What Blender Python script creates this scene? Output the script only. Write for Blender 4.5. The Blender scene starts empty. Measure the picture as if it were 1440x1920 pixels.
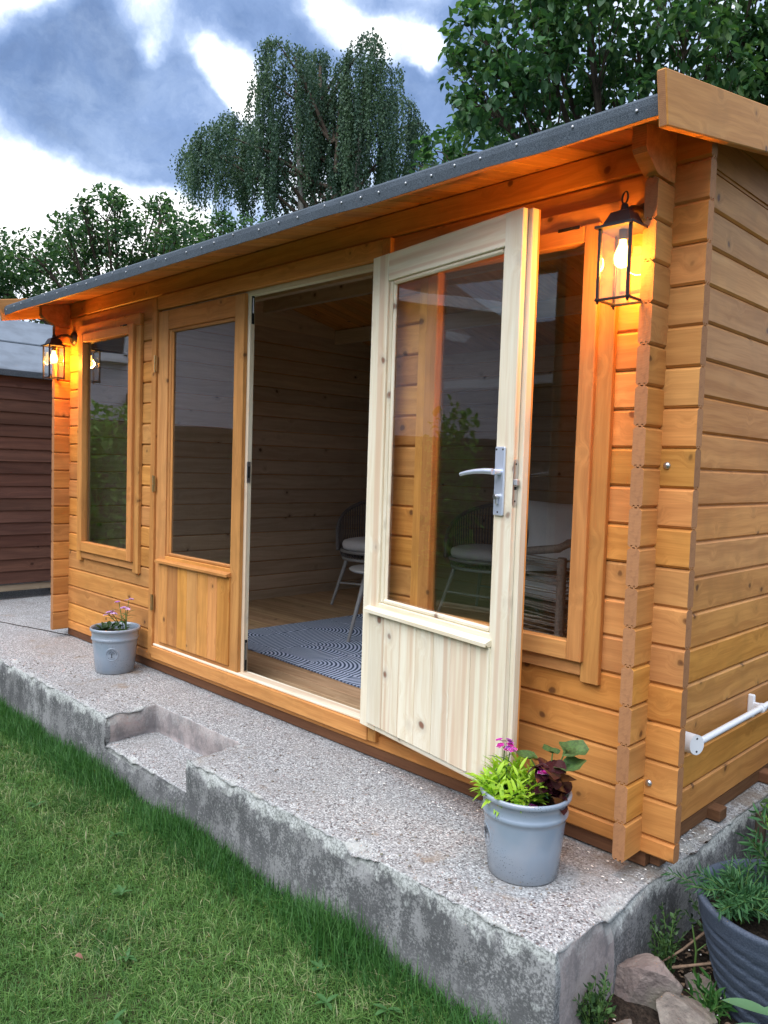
import bpy, bmesh, math, random
import numpy as np
from mathutils import Vector, Matrix, noise as mnoise
random.seed(7); np.random.seed(7)
PI = math.pi
scene = bpy.context.scene
C = scene.collection

# ------------------------------------------------------------------ camera
cam_d = bpy.data.cameras.new('camera'); cam = bpy.data.objects.new('camera', cam_d); C.objects.link(cam)
cam_d.sensor_fit = 'HORIZONTAL'; cam_d.sensor_width = 36.0; cam_d.lens = 36.0 * 1475.9 / 1440.0
cam_d.clip_start = 0.05; cam_d.clip_end = 2000
r_ = Vector((0.70856829, 0.70493868, 0.03150287)); u_ = Vector((-0.0634151, 0.01915097, 0.99780347)); f_ = Vector((-0.70278695, 0.70900966, -0.05827353))
cam.matrix_world = Matrix(((r_.x, u_.x, -f_.x, 1.0384), (r_.y, u_.y, -f_.y, -2.1728), (r_.z, u_.z, -f_.z, 1.1194), (0, 0, 0, 1)))
scene.camera = cam

# ------------------------------------------------------------------ light, exposure
SUN_EL, SUN_AZ = math.radians(58), math.radians(176)      # azimuth measured clockwise from +Y
sd = Vector((math.sin(SUN_AZ) * math.cos(SUN_EL), math.cos(SUN_AZ) * math.cos(SUN_EL), math.sin(SUN_EL)))
sun_d = bpy.data.lights.new('sun', 'SUN'); sun_d.energy = 1.5; sun_d.angle = math.radians(64); sun_d.color = (0.98, 0.97, 1.0)
sun = bpy.data.objects.new('sun', sun_d); C.objects.link(sun); sun.rotation_euler = sd.to_track_quat('Z', 'Y').to_euler()
sun.location = (0, -3, 8)
scene.view_settings.view_transform = 'Standard'; scene.view_settings.look = 'None'
scene.view_settings.exposure = 1.62; scene.view_settings.gamma = 1.0
try: scene.view_settings.use_curve_mapping = False
except Exception: pass
scene.cycles.max_bounces = 10; scene.cycles.transparent_max_bounces = 24; scene.cycles.diffuse_bounces = 4
scene.cycles.glossy_bounces = 4; scene.cycles.sample_clamp_indirect = 6.0
scene.cycles.use_denoising = True

# ------------------------------------------------------------------ node helper
class NT:
    def __init__(s, tree): s.t = tree; s.t.nodes.clear()
    def n(s, typ, ins=None, **props):
        nd = s.t.nodes.new(typ)
        for k, v in props.items(): setattr(nd, k, v)
        for k, v in (ins or {}).items():
            sock = nd.inputs[k]
            if isinstance(v, bpy.types.NodeSocket): s.t.links.new(v, sock)
            else: sock.default_value = v
        return nd
    def m(s, op, a, b=0.0, c=0.0, clamp=False):
        return s.n('ShaderNodeMath', {0: a, 1: b, 2: c}, operation=op, use_clamp=clamp).outputs[0]
    def v(s, op, a, b=(0, 0, 0)):
        nd = s.n('ShaderNodeVectorMath', {0: a, 1: b}, operation=op)
        return nd.outputs[1] if op in ('DISTANCE', 'LENGTH', 'DOT_PRODUCT') else nd.outputs[0]
    def mr(s, v, a, b, c=0.0, d=1.0, smooth=True):
        return s.n('ShaderNodeMapRange', {0: v, 1: a, 2: b, 3: c, 4: d}, interpolation_type='SMOOTHSTEP' if smooth else 'LINEAR').outputs[0]
    def mix(s, f, a, b, blend='MIX'):
        nd = s.n('ShaderNodeMix', {}, data_type='RGBA', blend_type=blend)
        for i, val in ((0, f), (6, a), (7, b)):
            if isinstance(val, bpy.types.NodeSocket): s.t.links.new(val, nd.inputs[i])
            elif i == 0: nd.inputs[0].default_value = val
            else: nd.inputs[i].default_value = (*val[:3], 1)
        return nd.outputs[2]
    def noise(s, vec, scale, detail=3.0, rough=0.5, dist=0.0):
        return s.n('ShaderNodeTexNoise', {'Vector': vec, 'Scale': scale, 'Detail': detail, 'Roughness': rough, 'Distortion': dist}).outputs[0]
    def ramp(s, f, stops):
        nd = s.n('ShaderNodeValToRGB', {0: f}); cr = nd.color_ramp
        while len(cr.elements) < len(stops): cr.elements.new(0.5)
        for e, (p, c) in zip(cr.elements, stops): e.position = p; e.color = (*c, 1)
        return nd.outputs[0]
    def comb(s, x, y, z): return s.n('ShaderNodeCombineXYZ', {0: x, 1: y, 2: z}).outputs[0]
    def sep(s, v): return s.n('ShaderNodeSeparateXYZ', {0: v}).outputs
    def bump(s, h, strength, dist): return s.n('ShaderNodeBump', {'Height': h, 'Strength': strength, 'Distance': dist}).outputs[0]
    def bsdf(s, **k):
        names = {'col': 'Base Color', 'rough': 'Roughness', 'metal': 'Metallic', 'normal': 'Normal', 'spec': 'Specular IOR Level', 'coat': 'Coat Weight', 'sub': 'Subsurface Weight', 'coatr': 'Coat Roughness', 'sheen': 'Sheen Weight'}
        ins = {}
        for a, b in k.items():
            if a == 'col' and not isinstance(b, bpy.types.NodeSocket): b = (*b[:3], 1)
            ins[names[a]] = b
        b = s.n('ShaderNodeBsdfPrincipled', ins)
        s.n('ShaderNodeOutputMaterial', {0: b.outputs[0]})
        return b
def newmat(name):
    m = bpy.data.materials.new(name); m.use_nodes = True
    return m, NT(m.node_tree)
MAT = {}

# ------------------------------------------------------------------ world: evening sky, broken cloud
world = bpy.data.worlds.new('World'); scene.world = world; world.use_nodes = True
w = NT(world.node_tree)
tc = w.n('ShaderNodeTexCoord').outputs['Generated']
sky = w.n('ShaderNodeTexSky', {}, sky_type='NISHITA', sun_disc=False, sun_elevation=SUN_EL, sun_rotation=SUN_AZ).outputs[0]
warp = w.n('ShaderNodeTexNoise', {'Vector': tc, 'Scale': 5.0, 'Detail': 6.0, 'Roughness': 0.6}).outputs[1]
warp2 = w.v('SCALE', w.v('SUBTRACT', warp, (0.5, 0.5, 0.5))); warp2.node.inputs[3].default_value = 0.10
wv = w.v('ADD', tc, warp2)
BL = [  # direction, angular radius, weight (+ dark cloud, - bright gap)
 ((-.840, .385, .382), .085, 1.0), ((-.862, .335, .385), .075, 1.0), ((-.815, .440, .378), .085, 1.0), ((-.795, .475, .372), .055, .9), ((-.825, .450, .345), .060, .8), ((-.805, .490, .335), .045, .5), ((-.850, .350, .415), .06, .9), ((-.822, .385, .425), .035, .5),
 ((-.745, .485, .452), .055, .55), ((-.71, .53, .458), .055, .55), ((-.73, .53, .425), .05, .55), ((-.68, .572, .448), .035, .5),
 ((-.60, .672, .420), .085, 1.0), ((-.635, .63, .435), .035, .6), ((-.625, .612, .492), .030, .8), ((-.571, .660, .500), .035, .5), ((-.535, .705, .47), .09, .7), ((-.66, .645, .38), .06, .6), ((-.62, .70, .36), .06, .6),
 ((-.905, .326, .290), .070, -1.2), ((-.898, .375, .255), .075, -1.2), ((-.862, .435, .265), .055, -1.1), ((-.84, .475, .272), .04, -.9), ((-.925, .31, .235), .08, -.9),
 ((-.793, .415, .452), .045, -1.0), ((-.805, .430, .430), .018, -.4), ((-.768, .475, .430), .020, -.6), ((-.762, .505, .407), .036, -1.5), ((-.758, .52, .388), .022, -.8),
 ((-.648, .600, .480), .030, -1.2), ((-.668, .575, .482), .030, -1.2), ((-.622, .625, .474), .028, -1.3), ((-.598, .652, .468), .026, -1.3), ((-.590, .664, .480), .02, -1.0), ((-.606, .655, .455), .018, -1.0), ((-.842, .312, .450), .050, -1.2)]
acc = None
for d, rad, wt in BL:
    t = w.m('MULTIPLY', w.mr(w.v('DISTANCE', wv, d), rad * 1.45, rad * 0.35), wt)
    acc = t if acc is None else w.m('ADD', acc, t)
acc = w.m('MINIMUM', w.m('MAXIMUM', acc, -1.15), 1.15)
big = w.noise(wv, 2.3, 5.0, 0.55)
fine = w.noise(wv, 6.5, 10.0, 0.64)
dens = w.m('ADD', w.m('ADD', w.m('MULTIPLY', acc, .40), w.m('MULTIPLY', w.m('SUBTRACT', big, .5), .7)), w.m('MULTIPLY', w.m('SUBTRACT', fine, .5), 1.35))
dens = w.m('ADD', dens, 0.40)
cl = w.ramp(dens, [(0.0, (1.02, 1.0, .99)), (0.24, (.82, .84, .88)), (0.36, (.54, .62, .76)), (0.50, (.30, .39, .58)), (0.68, (.165, .245, .425)), (0.88, (.112, .180, .335)), (1.0, (.10, .16, .30))])
skyc = w.v('SCALE', sky); skyc.node.inputs[3].default_value = 0.09
veil = w.noise(w.v('MULTIPLY', wv, (1.0, 1.0, 1.8)), 4.2, 9.0, 0.66)
cl = w.mix(w.m('MULTIPLY', w.mr(veil, .46, .74), .42), cl, (.40, .50, .66))
col = w.mix(0.9, skyc, cl)
bgn = w.n('ShaderNodeBackground', {0: col, 1: 0.60})
w.n('ShaderNodeOutputWorld', {0: bgn.outputs[0]})

# ------------------------------------------------------------------ materials
def wood(name, ca, cb, knot, rough=.5, kd=.55, vary=.16, spec=.16, blotch=.25, seed=0.0, streak=None, kscale=7.0):
    m, t = newmat(name)
    oc = t.n('ShaderNodeTexCoord').outputs['Object']
    rnd = t.n('ShaderNodeObjectInfo').outputs['Random']
    off = t.comb(t.m('MULTIPLY', rnd, 91.7), t.m('MULTIPLY', rnd, 37.3), t.m('ADD', t.m('MULTIPLY', rnd, 53.1), seed))
    p = t.v('ADD', oc, off)
    warpn = t.n('ShaderNodeTexNoise', {'Vector': p, 'Scale': 14.0, 'Detail': 2.0}).outputs[1]
    wsc = t.v('SCALE', t.v('SUBTRACT', warpn, (.5, .5, .5))); wsc.node.inputs[3].default_value = .03
    vo = t.n('ShaderNodeTexVoronoi', {'Vector': t.v('ADD', p, wsc), 'Scale': kscale}, feature='F1')
    cr = t.sep(vo.outputs['Color'])[0]
    d = t.m('ADD', vo.outputs['Distance'], t.m('MULTIPLY', t.m('GREATER_THAN', cr, kd), 5.0))
    near = t.mr(d, 0.0, .42, 1.0, 0.0)
    x, y, z = t.sep(p)
    zz = t.m('ADD', z, t.m('MULTIPLY', near, .035))
    yy = t.m('ADD', y, t.m('MULTIPLY', near, .02))
    big_w = t.noise(t.comb(t.m('MULTIPLY', x, 1.3), y, z), 2.0, 2.0)
    g1 = t.noise(t.comb(t.m('MULTIPLY', x, 1.6), t.m('MULTIPLY', yy, 34), t.m('ADD', t.m('MULTIPLY', zz, 34), t.m('MULTIPLY', big_w, 3.0))), 1.0, 3.0, .6)
    g2 = t.noise(t.comb(t.m('MULTIPLY', x, 6), t.m('MULTIPLY', yy, 190), t.m('MULTIPLY', zz, 190)), 1.0, 2.0, .6)
    g = t.m('ADD', t.m('MULTIPLY', g1, .72), t.m('MULTIPLY', g2, .28))
    f = t.mr(g, .34, .66)
    col = t.mix(f, ca, cb)
    if streak is not None:
        sn = t.noise(t.comb(t.m('MULTIPLY', x, .5), t.m('MULTIPLY', y, 26), t.m('MULTIPLY', z, 26)), 1.0, 1.0, .4)
        col = t.mix(t.m('MULTIPLY', t.mr(sn, .5, .62), .55), col, streak)
    bl = t.noise(p, 5.0, 3.0, .6)
    col = t.mix(t.m('MULTIPLY', t.mr(bl, .45, .75), blotch), col, tuple(c * .55 for c in ca))
    ringn = t.mr(t.m('ABSOLUTE', t.m('SUBTRACT', d, .085)), 0.0, .03, 1.0, 0.0)
    halo = t.mr(d, .06, .26, .55, 0.0)
    col = t.mix(halo, col, tuple(a * .55 + b * .25 for a, b in zip(ca, knot)))
    kmask = t.mr(d, .055, .095, 1.0, 0.0)
    col = t.mix(t.m('MULTIPLY', kmask, .85), col, knot)
    col = t.mix(t.m('MULTIPLY', ringn, .45), col, tuple(c * .5 for c in knot))
    val = t.m('ADD', 1.0 - vary, t.m('MULTIPLY', rnd, 2 * vary))
    hsv = t.n('ShaderNodeHueSaturation', {'Hue': t.m('ADD', .4955, t.m('MULTIPLY', t.m('FRACT', t.m('MULTIPLY', rnd, 7.31)), .009)), 'Saturation': t.m('ADD', .95, t.m('MULTIPLY', t.m('FRACT', t.m('MULTIPLY', rnd, 13.7)), .07)), 'Value': val, 'Color': col}).outputs[0]
    hgt = t.m('SUBTRACT', t.m('MULTIPLY', g2, .6), t.m('MULTIPLY', kmask, .5))
    t.bsdf(col=hsv, rough=t.m('ADD', rough - .08, t.m('MULTIPLY', g1, .18)), spec=spec, normal=t.bump(hgt, .35, .0012))
    MAT[name] = m
wood('stained', (.64, .292, .078), (.48, .198, .050), (.12, .048, .020), rough=.46, kd=.78, vary=.16, blotch=.42, kscale=8.5)
wood('raw', (.82, .76, .60), (.72, .62, .44), (.20, .07, .035), rough=.58, kd=.5, vary=.07, blotch=.08, streak=(.58, .37, .23))
wood('inside', (.55, .43, .30), (.45, .34, .23), (.07, .035, .018), rough=.7, kd=.5, vary=.12, blotch=.15)
wood('floorwood', (.48, .32, .18), (.34, .21, .11), (.07, .035, .018), rough=.5, kd=.35, vary=.2)
wood('beam', (.20, .095, .045), (.13, .06, .03), (.05, .025, .015), rough=.7, kd=.3)
wood('shedwood', (.125, .062, .044), (.078, .038, .028), (.035, .015, .01), rough=.65, kd=.45, vary=.22)
wood('greywood', (.40, .34, .24), (.27, .22, .15), (.1, .06, .04), rough=.7, kd=.3)

def m_endgrain():
    m, t = newmat('end grain')
    oc = t.n('ShaderNodeTexCoord').outputs['Object']; rnd = t.n('ShaderNodeObjectInfo').outputs['Random']
    _, y, z = t.sep(oc)
    nz = t.noise(oc, 60.0, 3.0)
    cy = t.m('ADD', y, t.m('MULTIPLY', t.m('SUBTRACT', rnd, .5), .05)); cz = t.m('ADD', z, t.m('ADD', .01, t.m('MULTIPLY', t.m('FRACT', t.m('MULTIPLY', rnd, 9.3)), .06)))
    d = t.m('SQRT', t.m('ADD', t.m('MULTIPLY', cy, cy), t.m('MULTIPLY', cz, cz)))
    rg = t.m('SINE', t.m('ADD', t.m('MULTIPLY', d, 1500.0), t.m('MULTIPLY', nz, 5.0)))
    col = t.mix(t.m('ADD', .5, t.m('MULTIPLY', rg, .3)), (.44, .215, .095), (.33, .15, .068))
    col = t.mix(t.mr(nz, .45, .8, 0, .6), col, (.22, .10, .05))
    val = t.m('ADD', .85, t.m('MULTIPLY', rnd, .3))
    col = t.n('ShaderNodeHueSaturation', {'Value': val, 'Color': col}).outputs[0]
    t.bsdf(col=col, rough=.75, spec=.2, normal=t.bump(nz, .5, .001)); MAT['end'] = m
m_endgrain()

def plain(name, col, rough=.5, metal=0.0, spec=.5, n_amt=.0, n_scale=30, bump=0.0, coat=0.0, col2=None, obj=True, sheen=0.0):
    m, t = newmat(name)
    oc = t.n('ShaderNodeTexCoord').outputs['Object']
    c = col
    nz = t.noise(oc, n_scale, 4.0, .6)
    if n_amt or col2: c = t.mix(t.mr(nz, .35, .7), col, col2 or tuple(x * (1 - n_amt) for x in col))
    k = dict(col=c, rough=rough, metal=metal, spec=spec, coat=coat, sheen=sheen)
    if bump: k['normal'] = t.bump(nz, bump, .002)
    t.bsdf(**k); MAT[name] = m
plain('black_metal', (.018, .017, .020), .42, 0.2, .5, .3, 40, .2)
plain('alu', (.62, .68, .80), .34, .55, .5)
plain('steel', (.55, .55, .56), .28, .9)
plain('brass', (.62, .45, .22), .35, .9)
plain('zinc', (.55, .56, .58), .45, .6)
plain('white_plastic', (.82, .84, .86), .3, 0, .5)
plain('dark_hole', (.008, .008, .008), .9)
plain('cushion', (.74, .73, .71), .9, 0, .2, .12, 250, .5, sheen=.3)
plain('dark_cushion', (.06, .05, .05), .9, 0, .2, .2, 200, .4)
plain('rope', (.20, .18, .17), .85, 0, .2, .4, 200, .6)
plain('greymetal', (.30, .30, .29), .45, .1)
plain('rattan', (.31, .25, .20), .6, 0, .3, .35, 90, .5)
plain('stem', (.09, .17, .04), .6, 0, .3)
plain('twig', (.22, .15, .10), .8, 0, .2, .4, 60, .5)
plain('petal_white', (.8, .78, .72), .7, 0, .2)
plain('bark', (.10, .075, .055), .9, 0, .2, .5, 12, .8)
plain('birch_bark', (.35, .33, .30), .85, 0, .2, .7, 4, .5)
plain('planter', (.045, .062, .092), .7, 0, .3, .5, 240, .8, col2=(.080, .100, .135))
plain('rooftile', (.10, .055, .045), .8, 0, .2, .5, 10, .5)
plain('upvc', (.80, .80, .82), .35)
plain('render_wall2', (.13, .12, .125), .95, 0, .1, .2, 60, .8)
plain('render_wall', (.74, .70, .74), .95, 0, .1, .2, 60, .8)
plain('dark_pane', (.03, .035, .04), .08, 0, .6)
plain('fencewood', (.10, .060, .042), .8, 0, .2, .5, 8, .3)
plain('roofgrey', (.17, .20, .235), .75, 0, .3, .25, 5, .2)

def m_felt():
    m, t = newmat('felt')
    oc = t.n('ShaderNodeTexCoord').outputs['Object']
    a = t.noise(oc, 420.0, 3.0, .7); b = t.noise(oc, 14.0, 4.0)
    col = t.mix(t.mr(a, .35, .65), (.036, .049, .064), (.115, .140, .165))
    col = t.mix(t.mr(b, .4, .8, 0, .35), col, (.04, .05, .055))
    t.bsdf(col=col, rough=.9, spec=.25, normal=t.bump(a, .9, .002)); MAT['felt'] = m
m_felt()

def m_glass():
    m, t = newmat('glass')
    fr = t.n('ShaderNodeFresnel', {'IOR': 1.52}); bk = t.n('ShaderNodeNewGeometry').outputs['Backfacing']
    oc = t.n('ShaderNodeTexCoord').outputs['Object']
    nz = t.noise(oc, 2.2, 1.0)
    b = t.bump(nz, .06, .02)
    tr = t.n('ShaderNodeBsdfTransparent', {0: (.965, .975, .965, 1)}); gl = t.n('ShaderNodeBsdfGlossy', {0: (1, 1, 1, 1), 'Roughness': .01, 'Normal': b})
    mx = t.n('ShaderNodeMixShader', {0: t.m('MULTIPLY', t.m('MULTIPLY', fr.outputs[0], 1.85, clamp=True), t.m('SUBTRACT', 1.0, bk)), 1: tr.outputs[0], 2: gl.outputs[0]})
    t.n('ShaderNodeOutputMaterial', {0: mx.outputs[0]}); MAT['glass'] = m
m_glass()

def m_concrete():
    m, t = newmat('concrete')
    oc = t.n('ShaderNodeTexCoord').outputs['Object']; geo = t.n('ShaderNodeNewGeometry')
    nz = t.sep(geo.outputs['True Normal'])[2]; x, y, z = t.sep(oc)
    # walked-on top: exposed aggregate in a grey, slightly pink matrix
    v1 = t.n('ShaderNodeTexVoronoi', {'Vector': oc, 'Scale': 84.0, 'Randomness': 1.0}, feature='F1')
    vc = t.sep(v1.outputs['Color'])
    peb = t.ramp(vc[0], [(0, (.10, .085, .085)), (.16, (.16, .125, .125)), (.34, (.31, .25, .24)), (.55, (.40, .36, .355)), (.78, (.52, .49, .48)), (1, (.74, .73, .73))])
    v2 = t.n('ShaderNodeTexVoronoi', {'Vector': oc, 'Scale': 230.0}, feature='F1')
    grit = t.ramp(t.sep(v2.outputs['Color'])[0], [(0, (.13, .125, .13)), (.3, (.30, .285, .29)), (.75, (.45, .435, .44)), (1, (.74, .73, .73))])
    pm = t.m('MULTIPLY', t.m('GREATER_THAN', vc[1], .52), t.mr(v1.outputs['Distance'], .42, .34))
    top = t.mix(pm, grit, peb)
    patch = t.noise(oc, 3.0, 5.0, .62)
    top = t.mix(t.mr(patch, .42, .68, 0, .45), top, (.30, .275, .265))
    top = t.mix(t.mr(t.noise(oc, 1.7, 4.0, .6), .55, .75, 0, .55), top, (.50, .52, .54))
    damp = t.noise(oc, 6.0, 4.0, .6)
    top = t.mix(t.mr(damp, .62, .74, 0, .5), top, (.30, .20, .12))
    corner = t.m('MULTIPLY', t.m('MULTIPLY', t.mr(y, -.22, -.02), t.mr(x, -.5, -.05)), t.mr(t.noise(oc, 9.0, 4.0, .6), .40, .60))
    top = t.mix(t.m('MULTIPLY', corner, .65), top, (.22, .155, .105))
    top = t.mix(1.0, top, (.79, .83, .815), 'MULTIPLY')
    # poured sides: lichen-black, lime-white streaks
    sv = t.comb(t.m('MULTIPLY', x, 1.0), t.m('MULTIPLY', y, 1.0), t.m('MULTIPLY', z, .62))
    s1 = t.noise(sv, 11.0, 9.0, .72); s2 = t.noise(oc, 130.0, 4.0, .75); s3 = t.noise(sv, 2.4, 3.0, .5)
    side = t.mix(t.mr(s3, .35, .65), (.32, .322, .318), (.23, .23, .228))
    side = t.mix(t.mr(t.m('ADD', t.m('MULTIPLY', s1, .58), t.m('MULTIPLY', s2, .42)), .435, .535, 0, .84), side, (.070, .072, .074))
    side = t.mix(t.mr(t.noise(sv, 22.0, 5.0, .7), .58, .68, 0, .6), side, (.52, .54, .52))
    lip = t.mr(t.m('ADD', z, t.m('MULTIPLY', t.m('SUBTRACT', t.noise(sv, 16.0, 7.0, .7), .5), .22)), -.108, -.082)
    side = t.mix(t.m('MULTIPLY', lip, .80), side, t.mix(t.mr(s2, .4, .62), (.60, .62, .59), (.24, .25, .235)))
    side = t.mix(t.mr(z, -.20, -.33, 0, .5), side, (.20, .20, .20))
    step = t.m('MULTIPLY', t.m('GREATER_THAN', y, -.52), t.m('LESS_THAN', y, -.25))
    side = t.mix(t.m('MULTIPLY', step, .7), side, t.mix(t.mr(s1, .4, .6), (.40, .33, .31), (.27, .24, .235)))
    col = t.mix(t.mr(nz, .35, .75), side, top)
    rim = t.m('MULTIPLY', t.mr(nz, .2, .5), t.mr(nz, .97, .7))
    col = t.mix(t.m('MULTIPLY', rim, .5), col, (.50, .52, .48))
    tm = t.mr(nz, .35, .75)
    h = t.m('ADD', t.m('MULTIPLY', t.m('MULTIPLY', pm, t.mr(v1.outputs['Distance'], .42, .1)), tm), t.m('ADD', t.m('MULTIPLY', s2, .5), t.m('ADD', t.m('MULTIPLY', t.m('MULTIPLY', t.sep(v2.outputs['Color'])[1], .35), tm), t.m('MULTIPLY', t.m('SUBTRACT', 1.0, tm), t.m('MULTIPLY', s1, 2.2)))))
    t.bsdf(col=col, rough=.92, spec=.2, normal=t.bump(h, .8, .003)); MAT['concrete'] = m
m_concrete()

def m_ground():
    m, t = newmat('lawn earth')
    oc = t.n('ShaderNodeTexCoord').outputs['Object']
    a = t.noise(oc, 60.0, 5.0, .7); b = t.noise(oc, 4.0, 4.0, .6)
    col = t.mix(t.mr(a, .35, .65), (.022, .036, .012), (.05, .08, .022))
    col = t.mix(t.mr(b, .55, .75, 0, .6), col, (.085, .075, .045))
    t.bsdf(col=col, rough=.95, spec=.1, normal=t.bump(a, .8, .01)); MAT['lawn'] = m
    m, t = newmat('soil')
    oc = t.n('ShaderNodeTexCoord').outputs['Object']
    a = t.noise(oc, 90.0, 6.0, .75); b = t.noise(oc, 14.0, 4.0, .6)
    col = t.mix(t.mr(a, .35, .7), (.016, .012, .009), (.07, .052, .038))
    t.bsdf(col=col, rough=.95, spec=.15, normal=t.bump(t.m('ADD', a, b), 1.0, .012)); MAT['soil'] = m
m_ground()

def leafmat(name, stops, rough=.5, transl=.25, spec=.3, vein=None):
    m, t = newmat(name)
    at = t.n('ShaderNodeAttribute', {}, attribute_name='tint').outputs['Fac']
    rnd = t.n('ShaderNodeObjectInfo').outputs['Random']
    f = t.m('FRACT', t.m('ADD', at, t.m('MULTIPLY', rnd, .37)))
    col = t.ramp(f, stops)
    if vein:
        oc = t.n('ShaderNodeTexCoord').outputs['Object']
        col = t.mix(t.mr(t.noise(oc, 120.0, 3.0), .4, .6, 0, .5), col, vein)
    b = t.n('ShaderNodeBsdfPrincipled', {'Base Color': col, 'Roughness': rough, 'Specular IOR Level': spec})
    tr = t.n('ShaderNodeBsdfTranslucent', {0: t.mix(1.0, col, (1.1, 1.25, .6), 'MULTIPLY')})
    mx = t.n('ShaderNodeMixShader', {0: transl, 1: b.outputs[0], 2: tr.outputs[0]})
    t.n('ShaderNodeOutputMaterial', {0: mx.outputs[0]}); MAT[name] = m
leafmat('apple_leaf', [(0, (.032, .088, .038)), (.35, (.058, .140, .054)), (.7, (.088, .185, .068)), (.92, (.16, .27, .09)), (1, (.05, .10, .05))], .42, .35)
leafmat('bush_leaf', [(0, (.034, .085, .042)), (.5, (.062, .135, .060)), (1, (.12, .21, .08))], .5, .35)
leafmat('birch_leaf', [(0, (.032, .068, .048)), (.5, (.060, .115, .075)), (1, (.11, .175, .095))], .6, .3)
leafmat('grass', [(0, (.044, .120, .028)), (.35, (.085, .195, .045)), (.65, (.130, .260, .064)), (.86, (.20, .33, .100)), (.93, (.46, .44, .26)), (1, (.07, .16, .035))], .5, .3)
leafmat('lush_grass', [(0, (.022, .085, .020)), (.5, (.042, .135, .030)), (1, (.08, .20, .045))], .5, .3)
leafmat('weed_leaf', [(0, (.05, .14, .04)), (1, (.09, .20, .07))], .5, .25)
leafmat('lime_leaf', [(0, (.30, .50, .03)), (.5, (.38, .60, .05)), (.85, (.46, .62, .10)), (1, (.62, .62, .20))], .45, .35)
leafmat('maroon_leaf', [(0, (.028, .007, .012)), (.6, (.05, .012, .016)), (1, (.04, .03, .018))], .2, .1, .6)
leafmat('round_leaf', [(0, (.07, .15, .045)), (1, (.12, .21, .07))], .45, .25, vein=(.04, .06, .03))
leafmat('dark_leaf', [(0, (.015, .035, .014)), (.5, (.04, .09, .03)), (1, (.08, .16, .05))], .45, .2)
leafmat('pink_petal', [(0, (.42, .015, .22)), (.5, (.55, .03, .36)), (1, (.34, .08, .46))], .6, .25)
leafmat('white_petal', [(0, (.80, .68, .80)), (1, (.80, .74, .80))], .6, .25)
leafmat('lilac_petal', [(0, (.55, .26, .62)), (.5, (.70, .45, .75)), (1, (.40, .14, .50))], .6, .25)
leafmat('feather_leaf', [(0, (.035, .11, .045)), (.6, (.06, .16, .06)), (1, (.09, .21, .08))], .5, .25)
leafmat('sage_leaf', [(0, (.09, .19, .09)), (1, (.12, .24, .12))], .6, .2)
leafmat('bright_leaf', [(0, (.10, .25, .03)), (1, (.22, .40, .06))], .5, .3)
leafmat('dead_leaf', [(0, (.35, .17, .13)), (1, (.42, .22, .17))], .6, .2)
leafmat('yellow_leaf', [(0, (.40, .33, .12)), (1, (.48, .38, .18))], .6, .3)

def m_pot():
    m, t = newmat('pot glaze')
    oc = t.n('ShaderNodeTexCoord').outputs['Object']
    a = t.noise(oc, 9.0, 3.0); sp = t.noise(oc, 260.0, 2.0, .6); cl = t.noise(oc, 11.0, 2.0)
    col = t.mix(t.mr(a, .35, .7), (.255, .315, .385), (.295, .335, .385))
    spots = t.m('MULTIPLY', t.mr(sp, .64, .68), t.mr(cl, .50, .60))
    col = t.mix(spots, col, (.03, .04, .045))
    col = t.mix(t.mr(t.sep(oc)[2], .03, .0, 0, .35), col, (.28, .27, .24))
    t.bsdf(col=col, rough=.22, spec=.5, coat=.5, coatr=.12, normal=t.bump(a, .1, .004)); MAT['pot'] = m
m_pot()

def m_rug():
    m, t = newmat('rug weave')
    oc = t.n('ShaderNodeTexCoord').outputs['Object']
    x, y, z = t.sep(oc)
    q = .27
    u = t.m('DIVIDE', x, q * 1.3); v = t.m('DIVIDE', y, q)
    iu = t.m('FLOOR', u); iv = t.m('FLOOR', v); fu = t.m('FRACT', u); fv = t.m('FRACT', v)
    wn = t.n('ShaderNodeTexWhiteNoise', {'Vector': t.comb(iu, iv, 0.0)}).outputs['Color']; ws = t.sep(wn)
    a = t.m('GREATER_THAN', ws[0], .5); b = t.m('GREATER_THAN', ws[1], .5); c3 = t.m('GREATER_THAN', ws[2], .72)
    du = t.m('ABSOLUTE', t.m('SUBTRACT', fu, a)); dv = t.m('ABSOLUTE', t.m('SUBTRACT', fv, t.m('MULTIPLY', b, .6)))
    r = t.m('SQRT', t.m('ADD', t.m('MULTIPLY', du, du), t.m('MULTIPLY', dv, dv)))
    lin = t.m('ADD', fu, t.m('MULTIPLY', fv, .2))
    r = t.m('ADD', t.m('MULTIPLY', r, t.m('SUBTRACT', 1.0, c3)), t.m('MULTIPLY', lin, c3))
    wob = t.noise(oc, 8.0, 2.0)
    s = t.m('SINE', t.m('ADD', t.m('MULTIPLY', r, 84.0), t.m('MULTIPLY', wob, 2.0)))
    fac = t.mr(s, -.25, .25)
    rib = t.m('SINE', t.m('MULTIPLY', y, 900.0))
    light = t.mix(t.m('MULTIPLY', t.m('ADD', rib, 1.0), .1), (.56, .64, .80), (.38, .45, .58))
    col = t.mix(fac, (.045, .080, .145), light)
    t.bsdf(col=col, rough=.9, spec=.15, normal=t.bump(rib, .3, .001)); MAT['rug'] = m
m_rug()

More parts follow.
